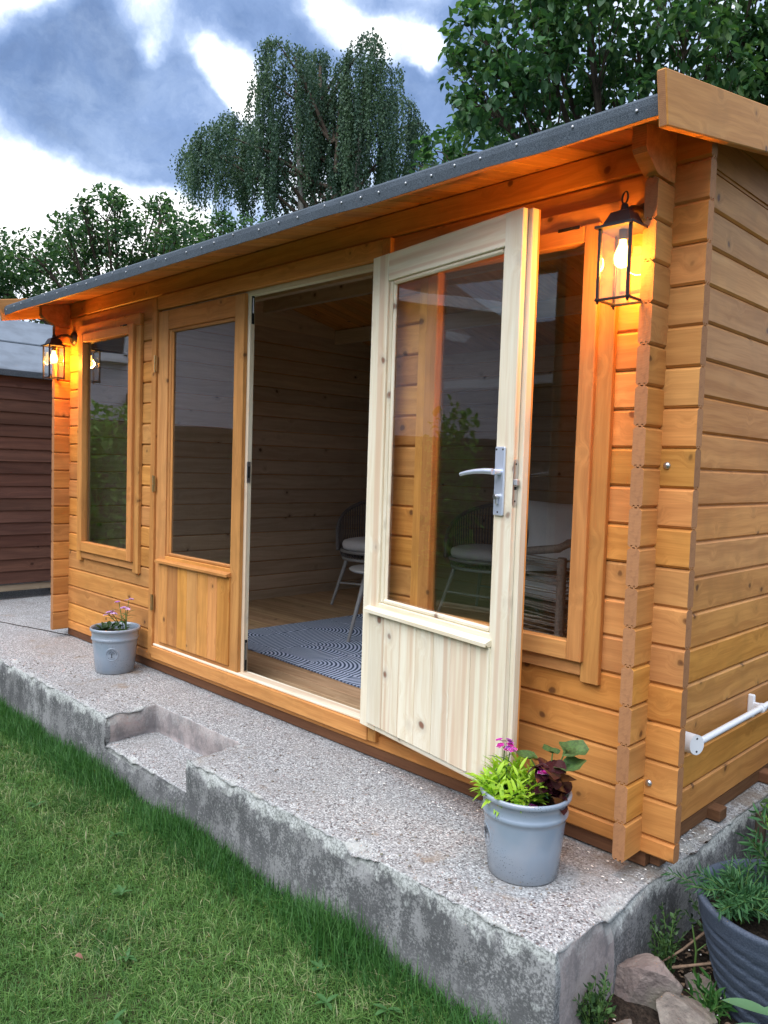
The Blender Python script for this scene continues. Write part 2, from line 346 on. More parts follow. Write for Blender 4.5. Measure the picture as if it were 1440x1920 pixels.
def m_stone():
    m, t = newmat('garden stone')
    oc = t.n('ShaderNodeTexCoord').outputs['Object']; rnd = t.n('ShaderNodeObjectInfo').outputs['Random']
    a = t.noise(oc, 14.0, 6.0, .65); b = t.noise(oc, 90.0, 4.0, .6)
    col = t.mix(t.mr(a, .35, .7), (.16, .135, .115), (.27, .24, .20))
    col = t.mix(t.mr(rnd, .3, .7, 0, .4), col, (.17, .12, .12))
    col = t.mix(t.mr(t.noise(oc, 5.0, 4.0), .5, .75, 0, .5), col, (.13, .15, .08))
    t.bsdf(col=col, rough=.85, spec=.25, normal=t.bump(t.m('ADD', a, b), .7, .006)); MAT['stone'] = m
m_stone()

def m_bulb():
    m, t = newmat('glowing bulb')
    e = t.n('ShaderNodeEmission', {0: (1.0, .50, .085, 1), 1: 7.0})
    t.n('ShaderNodeOutputMaterial', {0: e.outputs[0]}); MAT['bulb'] = m
m_bulb()

# ------------------------------------------------------------------ object helpers
def tag(o, label=None, cat=None, group=None, kind=None):
    if label: o['label'] = label
    if cat: o['category'] = cat
    if group: o['group'] = group
    if kind: o['kind'] = kind
    return o
def link(name, me, parent=None, loc=(0, 0, 0), rot=(0, 0, 0)):
    o = bpy.data.objects.new(name, me); C.objects.link(o)
    if parent is not None: o.parent = parent
    o.location = loc; o.rotation_euler = rot
    return o
def empty(name, loc=(0, 0, 0), rot=(0, 0, 0), parent=None):
    o = link(name, None, parent, loc, rot); o.empty_display_size = .1
    return o
def copy_tree(o, parent=None, mats=None):
    c = o.copy(); C.objects.link(c)
    c.parent = parent
    for ch in list(o.children): copy_tree(ch, c)
    return c
class MB:
    def __init__(s): s.v = []; s.f = []; s.mi = []; s.sm = []
    def add(s, vs, fs, mi=0, smooth=False):
        b = len(s.v); s.v += [tuple(v) for v in vs]
        for i, f in enumerate(fs):
            s.f.append([b + k for k in f]); s.mi.append(mi[i] if isinstance(mi, list) else mi); s.sm.append(smooth)
        return s
    def box(s, c, d, bev=0.0, mi=0, M=None):
        x, y, z = d[0] / 2, d[1] / 2, d[2] / 2
        if bev <= 0:
            vs = [Vector((sx * x, sy * y, sz * z)) for sx in (-1, 1) for sy in (-1, 1) for sz in (-1, 1)]
            fs = [(0, 1, 3, 2), (4, 6, 7, 5), (0, 4, 5, 1), (2, 3, 7, 6), (0, 2, 6, 4), (1, 5, 7, 3)]
        else:
            bm = bmesh.new(); bmesh.ops.create_cube(bm, size=1.0)
            for v in bm.verts: v.co = Vector((v.co.x * 2 * x, v.co.y * 2 * y, v.co.z * 2 * z))
            bmesh.ops.bevel(bm, geom=bm.edges[:], offset=min(bev, x * .9, y * .9, z * .9), segments=1, affect='EDGES')
            bm.verts.index_update()
            vs = [v.co.copy() for v in bm.verts]; fs = [[v.index for v in f.verts] for f in bm.faces]; bm.free()
        vs = [(M @ v if M else v) + Vector(c) for v in vs]
        return s.add(vs, fs, mi)
    def tube(s, pts, r, seg=8, mi=0, cap=True, smooth=True):
        pts = [Vector(p) for p in pts]; n = len(pts)
        rr = r if isinstance(r, (list, tuple)) else [r] * n
        vs = []; up = Vector((0, 0, 1)); prev = None
        for i, p in enumerate(pts):
            d = (pts[min(i + 1, n - 1)] - pts[max(i - 1, 0)]).normalized()
            if prev is None:
                a = d.cross(up if abs(d.z) < .95 else Vector((1, 0, 0))).normalized()
            else:
                a = (prev - d * prev.dot(d)).normalized()
            prev = a; b = d.cross(a)
            for k in range(seg):
                t = 2 * PI * k / seg; vs.append(p + (a * math.cos(t) + b * math.sin(t)) * rr[i])
        fs = [(i * seg + k, i * seg + (k + 1) % seg, (i + 1) * seg + (k + 1) % seg, (i + 1) * seg + k) for i in range(n - 1) for k in range(seg)]
        s.add(vs, fs, mi, smooth)
        if cap: s.add(vs[:seg][::-1], [list(range(seg))], mi); s.add(vs[-seg:], [list(range(seg))], mi)
        return s
    def lathe(s, prof, seg=32, c=(0, 0, 0), mi=0, smooth=True):
        vs = []; n = len(prof)
        for r, z in prof:
            for k in range(seg):
                t = 2 * PI * k / seg; vs.append((c[0] + r * math.cos(t), c[1] + r * math.sin(t), c[2] + z))
        fs = [(i * seg + k, i * seg + (k + 1) % seg, (i + 1) * seg + (k + 1) % seg, (i + 1) * seg + k) for i in range(n - 1) for k in range(seg)]
        return s.add(vs, fs, mi, smooth)
    def prism(s, poly, x0, x1, mi=0, axis='x', capmi=None):
        n = len(poly)
        mk = {'x': lambda t, a, b: (t, a, b), 'y': lambda t, a, b: (a, t, b), 'z': lambda t, a, b: (a, b, t)}[axis]
        vs = [mk(x0, *p) for p in poly] + [mk(x1, *p) for p in poly]
        s.add(vs, [(i, (i + 1) % n, n + (i + 1) % n, n + i) for i in range(n)], mi)
        cm = mi if capmi is None else capmi
        s.add(vs, [list(range(n))[::-1], list(range(n, 2 * n))], cm)
        return s
    def mesh(s, name, mats):
        me = bpy.data.meshes.new(name); me.from_pydata(s.v, [], s.f)
        for m in (mats if isinstance(mats, (list, tuple)) else [mats]): me.materials.append(MAT[m])
        me.polygons.foreach_set('material_index', s.mi); me.polygons.foreach_set('use_smooth', s.sm)
        me.validate(); me.update()
        bm = bmesh.new(); bm.from_mesh(me); bmesh.ops.recalc_face_normals(bm, faces=bm.faces); bm.to_mesh(me); bm.free()
        return me
    def build(s, name, mats, parent=None, loc=(0, 0, 0), rot=(0, 0, 0)):
        return link(name, s.mesh(name, mats), parent, loc, rot)
_bc = {}
def board(name, parent, L, W, T, loc, rot=(0, 0, 0), mat='stained', bev=.002, end=None):
    """L along local X, T along local Y, W along local Z, centred"""
    key = (round(L, 4), round(W, 4), round(T, 4), mat, bev, end)
    if key not in _bc:
        mb = MB().box((0, 0, 0), (L, T, W), bev)
        me = mb.mesh(name, [mat, end] if end else [mat])
        if end:
            for p in me.polygons:
                if abs(p.normal.x) > .9: p.material_index = 1
        _bc[key] = me
    return link(name, _bc[key], parent, loc, rot)
VERT = (0, -PI / 2, 0)      # local X -> world Z

def quads_obj(name, Q, tint, mats, parent=None, smooth=False, matidx=None, loc=(0, 0, 0)):
    n = len(Q); me = bpy.data.meshes.new(name)
    me.vertices.add(n * 4); me.vertices.foreach_set('co', Q.reshape(-1).astype(np.float32))
    me.loops.add(n * 4); me.loops.foreach_set('vertex_index', np.arange(n * 4, dtype=np.int32))
    me.polygons.add(n); me.polygons.foreach_set('loop_start', np.arange(0, n * 4, 4, dtype=np.int32))
    for m in (mats if isinstance(mats, (list, tuple)) else [mats]): me.materials.append(MAT[m])
    if matidx is not None: me.polygons.foreach_set('material_index', matidx.astype(np.int32))
    at = me.attributes.new('tint', 'FLOAT', 'FACE'); at.data.foreach_set('value', tint.astype(np.float32))
    me.update(calc_edges=True)
    return link(name, me, parent, loc)
def leaf_quads(P, D, N, L, W, fold=.25):
    """P base points (n,3), D direction, N up-ish normal, L length, W half-width -> (2n,4,3)"""
    D = D / np.linalg.norm(D, axis=1, keepdims=True)
    S = np.cross(D, N); S /= np.linalg.norm(S, axis=1, keepdims=True) + 1e-9
    U = np.cross(S, D)
    L = L[:, None]; W = W[:, None]
    a0 = P; a2 = P + D * L - U * L * .12
    def side(sg):
        r1 = P + D * L * .28 + S * W * sg + U * W * fold; r2 = P + D * L * .68 + S * W * .78 * sg + U * W * fold
        return r1, r2
    r1, r2 = side(1); l1, l2 = side(-1)
    return np.concatenate([np.stack([a0, r1, r2, a2], 1), np.stack([a0, a2, l2, l1], 1)], 0)
def rnd_dirs(n):
    v = np.random.normal(size=(n, 3)); return v / np.linalg.norm(v, axis=1, keepdims=True)

# ------------------------------------------------------------------ ground
LZ = -.325
def ground_sheet():
    mb = MB(); xs = [-400, -60, -20, -10] + [round(-7 + .25 * i, 3) for i in range(41)] + [6, 20, 60, 400]
    ys = [-400, -60, -20, -8] + [round(-4 + .25 * i, 3) for i in range(41)] + [8, 20, 60, 400]
    vs = [(x, y, LZ - .03 + (.012 * mnoise.noise(Vector((x * 1.5, y * 1.5, 0))) if abs(x) < 8 and abs(y) < 8 else 0)) for y in ys for x in xs]
    nx = len(xs)
    mb.add(vs, [(j * nx + i, j * nx + i + 1, (j + 1) * nx + i + 1, (j + 1) * nx + i) for j in range(len(ys) - 1) for i in range(nx - 1)], 0, True)
    return mb.build('lawn', 'lawn')
tag(ground_sheet(), kind='structure')

def soil_bed():
    mb = MB(); nx, ny = 44, 90
    vs = []
    for j in range(ny):
        for i in range(nx):
            x = .0 + i * .05; y = -.62 + j * .05
            z = LZ - .028 + .05 * mnoise.noise(Vector((x * 6, y * 6, 3))) + .02 * mnoise.noise(Vector((x * 25, y * 25, 1))) + .035
            if i == 0 or j == 0 or i == nx - 1 or j == ny - 1: z = LZ - .10
            vs.append((x, y, z))
    mb.add(vs, [(j * nx + i, j * nx + i + 1, (j + 1) * nx + i + 1, (j + 1) * nx + i) for j in range(ny - 1) for i in range(nx - 1)], 0, True)
    return mb.build('flower_bed_soil', 'soil')
tag(soil_bed(), kind='structure')

# ------------------------------------------------------------------ concrete slab with a step cut into it
SZ = -.05
def slab():
    def rng(a, b, st): n = max(1, round((b - a) / st)); return [a + (b - a) * k / n for k in range(n)]
    xs = rng(-10.0, -4.4, .2) + rng(-4.4, -2.36, .024) + [-2.345, -2.332, -2.325] + rng(-2.32, -1.63, .016) + [-1.63, -1.625, -1.617, -1.605] + rng(-1.59, .035, .0135) + [.035, .047, .055, .06]
    ys = [-.545, -.540, -.531, -.517] + rng(-.50, -.31, .019) + [-.31, -.30, -.294, -.29, -.285, -.276] + rng(-.26, .04, .035) + rng(.04, .60, .04) + rng(.60, 3.7, .3) + [3.7]
    def h(i, j):
        cx = (xs[i] + xs[i + 1]) / 2; cy = (ys[j] + ys[j + 1]) / 2
        if -2.32 < cx < -1.63 and cy < -.29: return -.187
        return SZ
    vid = {}; V = []; F = []
    nzs = 13
    zl = [SZ, SZ - .006, SZ - .016, SZ - .03, SZ - .055, SZ - .085, SZ - .11, -.187, -.21, -.24, -.27, -.30, -.34, -.42]
    def vert(i, j, z, edge):
        k = (i, j, round(z, 4))
        if k not in vid: vid[k] = len(V); V.append([xs[i], ys[j], z, set()])
        if edge is not None: V[vid[k]][3].add(edge)
        return vid[k]
    nx, ny = len(xs) - 1, len(ys) - 1
    H = {(i, j): h(i, j) for i in range(nx) for j in range(ny)}
    for i in range(nx):
        for j in range(ny):
            z = H[i, j]
            F.append([vert(i, j, z, None), vert(i + 1, j, z, None), vert(i + 1, j + 1, z, None), vert(i, j + 1, z, None)])
            for di, dj, a, b, nrm in ((-1, 0, (i, j + 1), (i, j), (-1, 0)), (1, 0, (i + 1, j), (i + 1, j + 1), (1, 0)), (0, -1, (i, j), (i + 1, j), (0, -1)), (0, 1, (i + 1, j + 1), (i, j + 1), (0, 1))):
                lo = H.get((i + di, j + dj), -.42)
                if lo < z - 1e-6:
                    lv = [q for q in zl if lo - 1e-6 <= q <= z + 1e-6]
                    for q0, q1 in zip(lv[:-1], lv[1:]):
                        F.append([vert(*a, q0, nrm), vert(*b, q0, nrm), vert(*b, q1, nrm), vert(*a, q1, nrm)][::-1])
    out = []
    def bite(p):
        a = mnoise.noise(p * 5.5 + Vector((3, 1, 0))); b = mnoise.noise(p * 17 + Vector((5, 0, 0))); c = mnoise.noise(p * 41 + Vector((0, 2, 8)))
        return .005 + .050 * max(0, a + .05) ** 1.2 + .030 * max(0, b + .1) + .014 * max(0, c)
    def rim_dist(x, y):
        ds = [(.06 - x)]
        inn = -2.32 < x < -1.63
        if not inn:
            ds.append(y + .545)
            if y < -.29: ds.append((-2.32 - x) if x <= -2.32 else (x + 1.63))
            else: ds.append(math.hypot(max(-2.32 - x, x + 1.63, 0), y + .29))
        else: ds.append(abs(y + .29) if y >= -.2901 else y + .545)
        return min(ds)
    for x, y, z, e in V:
        p = Vector((x, y, z)); q = p.copy()
        n1 = mnoise.noise(p * 7); n2 = mnoise.noise(p * 22 + Vector((5, 0, 0))); n3 = mnoise.noise(p * 2.1 + Vector((0, 9, 0)))
        nr = Vector((0, 0, 0))
        for d in e: nr += Vector((d[0], d[1], 0))
        if nr.length > 0: nr.normalize()
        rimz = -.187 if (-2.3201 <= x <= -1.6299 and y <= -.2899 and z <= -.1869) else SZ
        B_ = bite(Vector((x, y, 0)))
        if -2.34 < x < -1.61 and -.35 < y < -.2 and z > -.17: B_ *= .35
        if abs(z - rimz) < 1e-4:
            d = max(0, rim_dist(x, y)); k = max(0, 1 - d / (.012 + B_ * 1.5)) if rimz == SZ else max(0, 1 - max(0, y + .545) / .03)
            q.z -= B_ * .75 * k ** 1.3 + .0018 * n1 + .0012 * n2
            if e: q -= nr * (B_ * .55)
        elif e:
            k = max(0, 1 - (rimz - z) / (.02 + B_ * 1.6)) if True else 0
            q -= nr * (B_ * .55 * k ** 1.2); q += nr * (.006 * n1 + .004 * n2) * (1 - k)
            q.z -= B_ * .6 * k
        out.append(q)
    mb = MB(); mb.add(out, F, 0, True)
    return mb.build('concrete_slab', 'concrete')
sl = slab(); tag(sl, kind='structure')
jb = MB()
pts = [(-6.2 + 2.3 * k / 24, -.62 + .65 * k / 24 + .012 * mnoise.noise(Vector((k * .7, 3, 1))), SZ) for k in range(25)]
for a, b in zip(pts[:-1], pts[1:]):
    a = Vector(a); b = Vector(b); d = (b - a); L = d.length; ang = math.atan2(d.y, d.x)
    jb.box((a + b) / 2 + Vector((0, 0, .0035)), (L + .004, .007, .002), 0, 0, Matrix.Rotation(ang, 3, 'Z'))
tag(jb.build('slab_joint', 'soil'), kind='structure')

# ------------------------------------------------------------------ summer house
P = .114; T = .038
XL, XR = -4.016, 0.0       # outer faces of the side walls
YB = 3.0                    # inner face of the back wall
ROOF0, SL = 2.085, .20     # roof underside at y=0, slope
RID = (YB + T) / 2
def zr(y): return ROOF0 + SL * (y if y <= RID else 2 * RID - y)
house = empty('summer_house')
tag(house, 'honey-stained log summer house with dark felt roof and both front doors open onto the garden', 'summer house')

def log_profile(h, top=True, bot=True):
    t = T / 2; c = .0065
    p = [(-t + c, 0)]
    if bot: p += [(-.0102, 0), (-.0102, .006), (-.004, .006), (-.004, 0), (.004, 0), (.004, .006), (.0102, .006), (.0102, 0)]
    p += [(t - c, 0), (t, c), (t, h - c), (t - c, h)]
    if top: p += [(.0094, h), (.0090, h + .0068), (.0046, h + .0068), (.0044, h), (-.0044, h), (-.0046, h + .0068), (-.0090, h + .0068), (-.0094, h)]
    p += [(-t + c, h), (-t, h - c), (-t, c)]
    return p
_lc = {}
def log(x0, x1, h, loc, rotz, inner=None, top=True, bot=True):
    """log along local X from x0 to x1; inner=(a,b) range whose +Y side is bare inside wood"""
    h2 = h - .0034
    key = (round(x0, 3), round(x1, 3), round(h, 4), inner, top, bot)
    if key not in _lc:
        prof = log_profile(h2, top, bot); n = len(prof)
        cuts = [x0] + [c for c in (inner or ()) if x0 + .001 < c < x1 - .001] + [x1]
        mb = MB(); vs = [(x, a, b) for x in cuts for a, b in prof]; fs = []; mi = []
        for k in range(len(cuts) - 1):
            mid = (cuts[k] + cuts[k + 1]) / 2
            for i in range(n):
                j = (i + 1) % n
                fs.append((k * n + i, k * n + j, (k + 1) * n + j, (k + 1) * n + i))
                ins = inner and inner[0] < mid < inner[1] and (prof[i][0] + prof[j][0]) / 2 > .012
                mi.append(2 if ins else 0)
        fs += [list(range(n))[::-1], [(len(cuts) - 1) * n + i for i in range(n)]]; mi += [1, 1]
        mb.add(vs, fs, mi); _lc[key] = mb.mesh('log', ['stained', 'end', 'inside'])
    jx = random.uniform(-.0018, .0018)
    return link('log', _lc[key], house, (loc[0], loc[1] + (jx if abs(rotz) < .1 else 0), loc[2]), (0, 0, rotz))

# front wall rows
rows = [(0, 0.0, P / 2)] + [(j, (j - .5) * P, P) for j in range(1, 18)] + [(18, 17.5 * P, ROOF0 - 17.5 * P + .004)]
W1 = (-3.785, -3.065); W2 = (-.905, -.195); DR = (-2.885, -1.125)
for j, z, h in rows:
    segs = [(-4.116, .10)]
    def cut(sg, a, b):
        o = []
        for s0, s1 in sg:
            if b <= s0 or a >= s1: o.append((s0, s1)); continue
            if a > s0: o.append((s0, a))
            if b < s1: o.append((b, s1))
        return o
    if 5 <= j <= 16: segs = cut(segs, *W1); segs = cut(segs, *W2)
    if 1 <= j <= 17: segs = cut(segs, *DR)
    for a, b in segs: log(a, b, h, (0, T / 2, z), 0, (-3.978, -.038), top=j < 18, bot=j > 0)
# back wall
for j, z, h in rows: log(-4.116, .10, h, (0, YB + T / 2, z), PI, None, top=j < 18, bot=j > 0) if False else None
_back = []
for j, z, h in rows:
    h2 = min(h, .114)
    o = log(-.10, 4.116, h2, (0, YB + T / 2, z), PI, (.038, 3.978), top=j < 18, bot=j > 0); _back.append(o)
# side walls (full rows, offset half a log from the front), right wall then left wall
for side in (0, 1):
    for k in range(18):
        z = k * P
        y0, y1 = -.10, YB + T + .10
        if k == 17: y0 = -.02
        if side == 0: log(y0, y1, P, (XR - T / 2, 0, z), PI / 2, (.038, YB), top=True)
        else: log(-y1, -y0, P, (XL + T / 2, 0, z), -PI / 2, (-YB, -.038), top=True)
    # gable rows cut to the roof slope
    for k in range(18, 22):
        z0 = k * P; z1 = z0 + P - .0012
        ya = max(.0, (z0 - ROOF0) / SL); yb = 2 * RID - ya
        if ya > RID - .05: continue
        yc = (z1 - ROOF0) / SL
        if yc < RID: poly = [(ya, z0), (yb, z0), (2 * RID - yc, z1), (yc, z1)]
        else: poly = [(ya, z0), (yb, z0), (RID, zr(RID))]
        if ya <= 0: poly = [(0.002, z0), (2 * RID, z0), (2 * RID, zr(0)), (2 * RID - yc, z1), (yc, z1), (0.002, zr(0))]
        mb = MB(); cx = XR - T / 2 if side == 0 else XL + T / 2
        c = .0055; sgn = 1 if side == 0 else -1
        # outer half chamfered: main body plus thin proud skin
        L0 = [(a - RID, b) for a, b in poly]
        mb.prism([(a, b - z0) for a, b in L0], -T / 2, T / 2 - c, 0, 'y')
        sk = [(a * .998, (b - z0 - .05) * .90 + .0545) for a, b in L0]
        mb.prism(sk, T / 2 - c, T / 2, 0, 'y')
        me = mb.mesh('log', ['stained', 'inside'])
        for p in me.polygons:
            p.material_index = 1 if p.center.y < -T / 2 + .001 else 0
        o = link('log', me, house, (cx, RID, z0), (0, 0, -PI / 2 if side == 0 else PI / 2))
    # shaped corbel: top log runs forward under the eaves
    mb = MB(); z0 = 17 * P + .0005
    corb = [(-.005, z0), (-.105, z0), (-.118, z0 + .006), (-.172, z0 + .040), (-.182, z0 + .052), (-.182, zr(-.182) - .002), (-.005, zr(0) - .003)]
    mb.prism([(a, b - z0) for a, b in corb], -T / 2 - .0015, T / 2 + .0015, 0, 'x')
    me = mb.mesh('corbel', ['stained', 'end'])
    for p in me.polygons:
        if p.normal.y < -.6: p.material_index = 1
    link('corbel', me, house, (XR - T / 2 if side == 0 else XL + T / 2, 0, z0))

# base beams, bearers, floor boards
board('base_beam', house, 4.02, .045, .045, (-2.0, .034, -.0225), mat='beam')
board('base_beam', house, 2.9, .045, .045, (-.026, 1.55, -.0235), (0, 0, PI / 2), mat='beam')
board('base_beam', house, 2.9, .045, .045, (-3.99, 1.55, -.0235), (0, 0, PI / 2), mat='beam')
for y in (.075, .52, 1.0, 1.5, 2.0, 2.5, 2.95): board('bearer', house, 4.07, .040, .06, (-1.995, y, -.027), mat='beam', bev=.003)
fy = .04
nb = 31; fw = (YB - .04) / nb
for k in range(nb): board('floor_board', house, 3.94, .019, fw - .0015, (-2.008, .04 + fw * (k + .5), .030), mat='floorwood', bev=.0012)

# roof boards front and back pitch
sl_len = math.hypot(1, SL); ang = math.atan(SL)
Lp = (RID + .34) * sl_len; rb_n = 47; rbw = 4.255 / rb_n
for k in range(rb_n):
    x = -4.133 + rbw * (k + .5)
    ym = (-.34 + RID) / 2
    board('roof_board', house, Lp - .002, .018, rbw - .0025, (x, ym, zr(ym) + .009 * sl_len), (ang, 0, PI / 2) if False else (0, -ang, PI / 2), mat='stained', bev=.0012)
    ym2 = 2 * RID - ym
    board('roof_board', house, Lp - .002, .018, rbw - .0025, (x, ym2, zr(ym2) + .009 * sl_len), (0, ang, PI / 2), mat='stained', bev=.0012)
# purlins inside
for y, zz in ((.78, zr(.78) - .062), (RID, zr(RID) - .066), (2 * RID - .78, zr(.78) - .062)):
    board('purlin', house, 3.94, .11, .045, (-2.008, y, zz), mat='inside')
# eaves batten
board('eaves_batten', house, 4.24, .045, .02, (-2.008, -.334, zr(-.334) - .012), mat='stained', bev=.001)
# felt with turned down edge and slightly wavy hem
def felt():
    mb = MB(); n = 90; xs = [-4.130 + 4.252 * i / n for i in range(n + 1)]
    top = .0195
    def sect(x):
        wv = .006 * mnoise.noise(Vector((x * 3, 0, 0))) + .002 * mnoise.noise(Vector((x * 11, 4, 0)))
        w2 = .003 * mnoise.noise(Vector((x * 4, 7, 0)))
        yb = -.349 + w2
        out = [(-.3475 + w2, zr(-.34) - .036 + wv), (-.350 + w2, zr(-.34) - .005), (-.348, zr(-.34) + .012), (-.338, zr(-.338) + top + .002), (.4, zr(.4) + top + .001), (RID, zr(RID) + top + .002),
               (2 * RID + .34, zr(-.34) + top), (2 * RID + .35, zr(-.34) + .005), (2 * RID + .35, zr(-.34) - .03)]
        return out
    S = [sect(x) for x in xs]; m = len(S[0]); th = .003
    vs = []
    for x, s in zip(xs, S):
        for y, z in s: vs.append((x, y, z))
        for k, (y, z) in enumerate(s):
            if k <= 2: vs.append((x, y + th, z + (.001 if k == 2 else 0)))
            elif k >= m - 3: vs.append((x, y - th, z))
            else: vs.append((x, y, z - th + .0015))
    w2_ = 2 * m; fs = []
    for i in range(n):
        a = i * w2_; b = a + w2_
        for k in range(m - 1):
            fs.append((a + k, b + k, b + k + 1, a + k + 1)); fs.append((a + m + k, a + m + k + 1, b + m + k + 1, b + m + k))
        fs.append((a, a + m, b + m, b)); fs.append((a + m - 1, b + m - 1, b + 2 * m - 1, a + 2 * m - 1))
    for a in (0, n * w2_):
        for k in range(m - 1): fs.append((a + k, a + k + 1, a + m + k + 1, a + m + k))
    mb.add(vs, fs, 0, False)
    return mb.build('roof_felt', 'felt', house)
felt()
nail_me = MB().lathe([(.0001, -.0022), (.0034, -.002), (.0038, -.001), (.003, .002)], 10).mesh('felt_nail', 'zinc')
xn = .06
while xn > -4.1:
    link('felt_nail', nail_me, house, (xn, -.3515, zr(-.34) - .004 + random.uniform(-.007, .008)), (-PI / 2, 0, 0))
    xn -= random.uniform(.085, .19)
# barge boards
def barge(x, thick, name='barge_board'):
    # local X along slope
    L = (RID + .375) * sl_len; hgt = .128
    mb = MB().box((0, 0, 0), (L, thick, hgt), .003)
    me = mb.mesh(name, ['stained', 'end'])
    for p in me.polygons:
        if abs(p.normal.x) > .9: p.material_index = 1
    ym = (-.375 + RID) / 2; zc = zr(ym) - .0035
    link(name, me, house, (x, ym, zc), (0, -ang, PI / 2))
    link(name, me, house, (x, 2 * RID - ym + .002, zc), (0, ang, PI / 2))
barge(.1365, .024); barge(-4.147, .024)

# ---- windows: casing boards on the wall, proud sash, pane
def window(x0, z0=.488, z1=1.922):
    w_ = .79; x1 = x0 + w_; cw = .062
    e = empty('window', (0, 0, 0), parent=house)
    yc = -.0105; tc_ = .021
    board('casing', e, w_, cw + .006, tc_ + .003, ((x0 + x1) / 2, yc - .0015, z1 - (cw + .006) / 2))
    zt = z1 - cw - .006
    board('casing', e, zt - z0 + .018, cw, tc_, (x0 + cw / 2, yc, (zt + z0 - .018) / 2), VERT)
    board('casing', e, zt - z0 + .018, cw, tc_, (x1 - cw / 2, yc, (zt + z0 - .018) / 2), VERT)
    board('casing', e, w_ - 2 * cw - .002, cw, tc_ - .003, ((x0 + x1) / 2, yc + .0015, z0 + cw / 2))
    # lining of the opening
    for xx in (x0 + cw - .012, x1 - cw + .012):
        board('lining', e, z1 - z0 - .04, .05, .02, (xx, .018, (z0 + z1) / 2), (0, -PI / 2, PI / 2), mat='inside')
    board('lining', e, w_ - 2 * cw + .02, .05, .02, ((x0 + x1) / 2, .018, z0 + .05), (PI / 2, 0, 0), mat='inside')
    sx0, sx1 = x0 + .052, x1 - .052; sz0, sz1 = z0 + .045, z1 - .055; sw = .052; ty = .042; sy = -.0185
    board('sash', e, sz1 - sz0, sw, ty, (sx0 + sw / 2, sy, (sz0 + sz1) / 2), VERT, bev=.003)
    board('sash', e, sz1 - sz0, sw, ty, (sx1 - sw / 2, sy, (sz0 + sz1) / 2), VERT, bev=.003)
    board('sash', e, sx1 - sx0 - 2 * sw - .001, sw + .008, ty - .002, ((sx0 + sx1) / 2, sy, sz0 + sw / 2 + .004), bev=.003)
    board('sash', e, sx1 - sx0 - 2 * sw - .001, sw, ty - .002, ((sx0 + sx1) / 2, sy, sz1 - sw / 2), bev=.003)
    MB().box((0, 0, 0), (sx1 - sx0 - 2 * sw + .014, .004, sz1 - sz0 - 2 * sw + .012), 0).build('pane', 'glass', e, ((sx0 + sx1) / 2, sy + .008, (sz0 + sz1) / 2 + .003))
    # small friction stay visible on the head
    hh = MB(); hh.box((0, 0, 0), (.075, .004, .010), .001); hh.box((.0, -.004, .0), (.03, .006, .005), .001)
    hh.build('window_hinge', 'black_metal', e, (x1 - .16, -.0255 - .014, z1 - .058))
window(-3.82); window(-.945)

# ---- door frame
df = empty('door_frame', parent=house)
FX0, FX1 = -2.905, -1.105
board('jamb', df, 1.94, .045, .065, (FX0 + .0225, .0125, 1.015), VERT)
board('jamb', df, 1.955, .045, .065, (FX1 - .0225, .0125, 1.0085), VERT)
board('head', df, FX1 - FX0 - .092, .070, .060, ((FX0 + FX1) / 2, .014, 1.952))
board('head_rebate', df, FX1 - FX0 - .092, .022, .035, ((FX0 + FX1) / 2, .030, 1.905), mat='raw')
board('casing', df, FX1 - FX0, .068, .020, ((FX0 + FX1) / 2, -.0265, 1.966), mat='stained') if False else None
board('sill', df, FX1 - FX0 - .092, .066, .078, ((FX0 + FX1) / 2, .014, .062), mat='stained', bev=.003)
board('threshold', df, FX1 - FX0 - .094, .012, .070, ((FX0 + FX1) / 2, .020, .1015), mat='raw', bev=.003)
board('jamb_rebate', df, 1.79, .018, .030, (FX1 - .054, .036, 1.0), VERT, mat='raw')
board('cover_strip', house, 1.7, .046, .012, (FX0 + .9, -.006, 1.0), mat='stained') if False else None

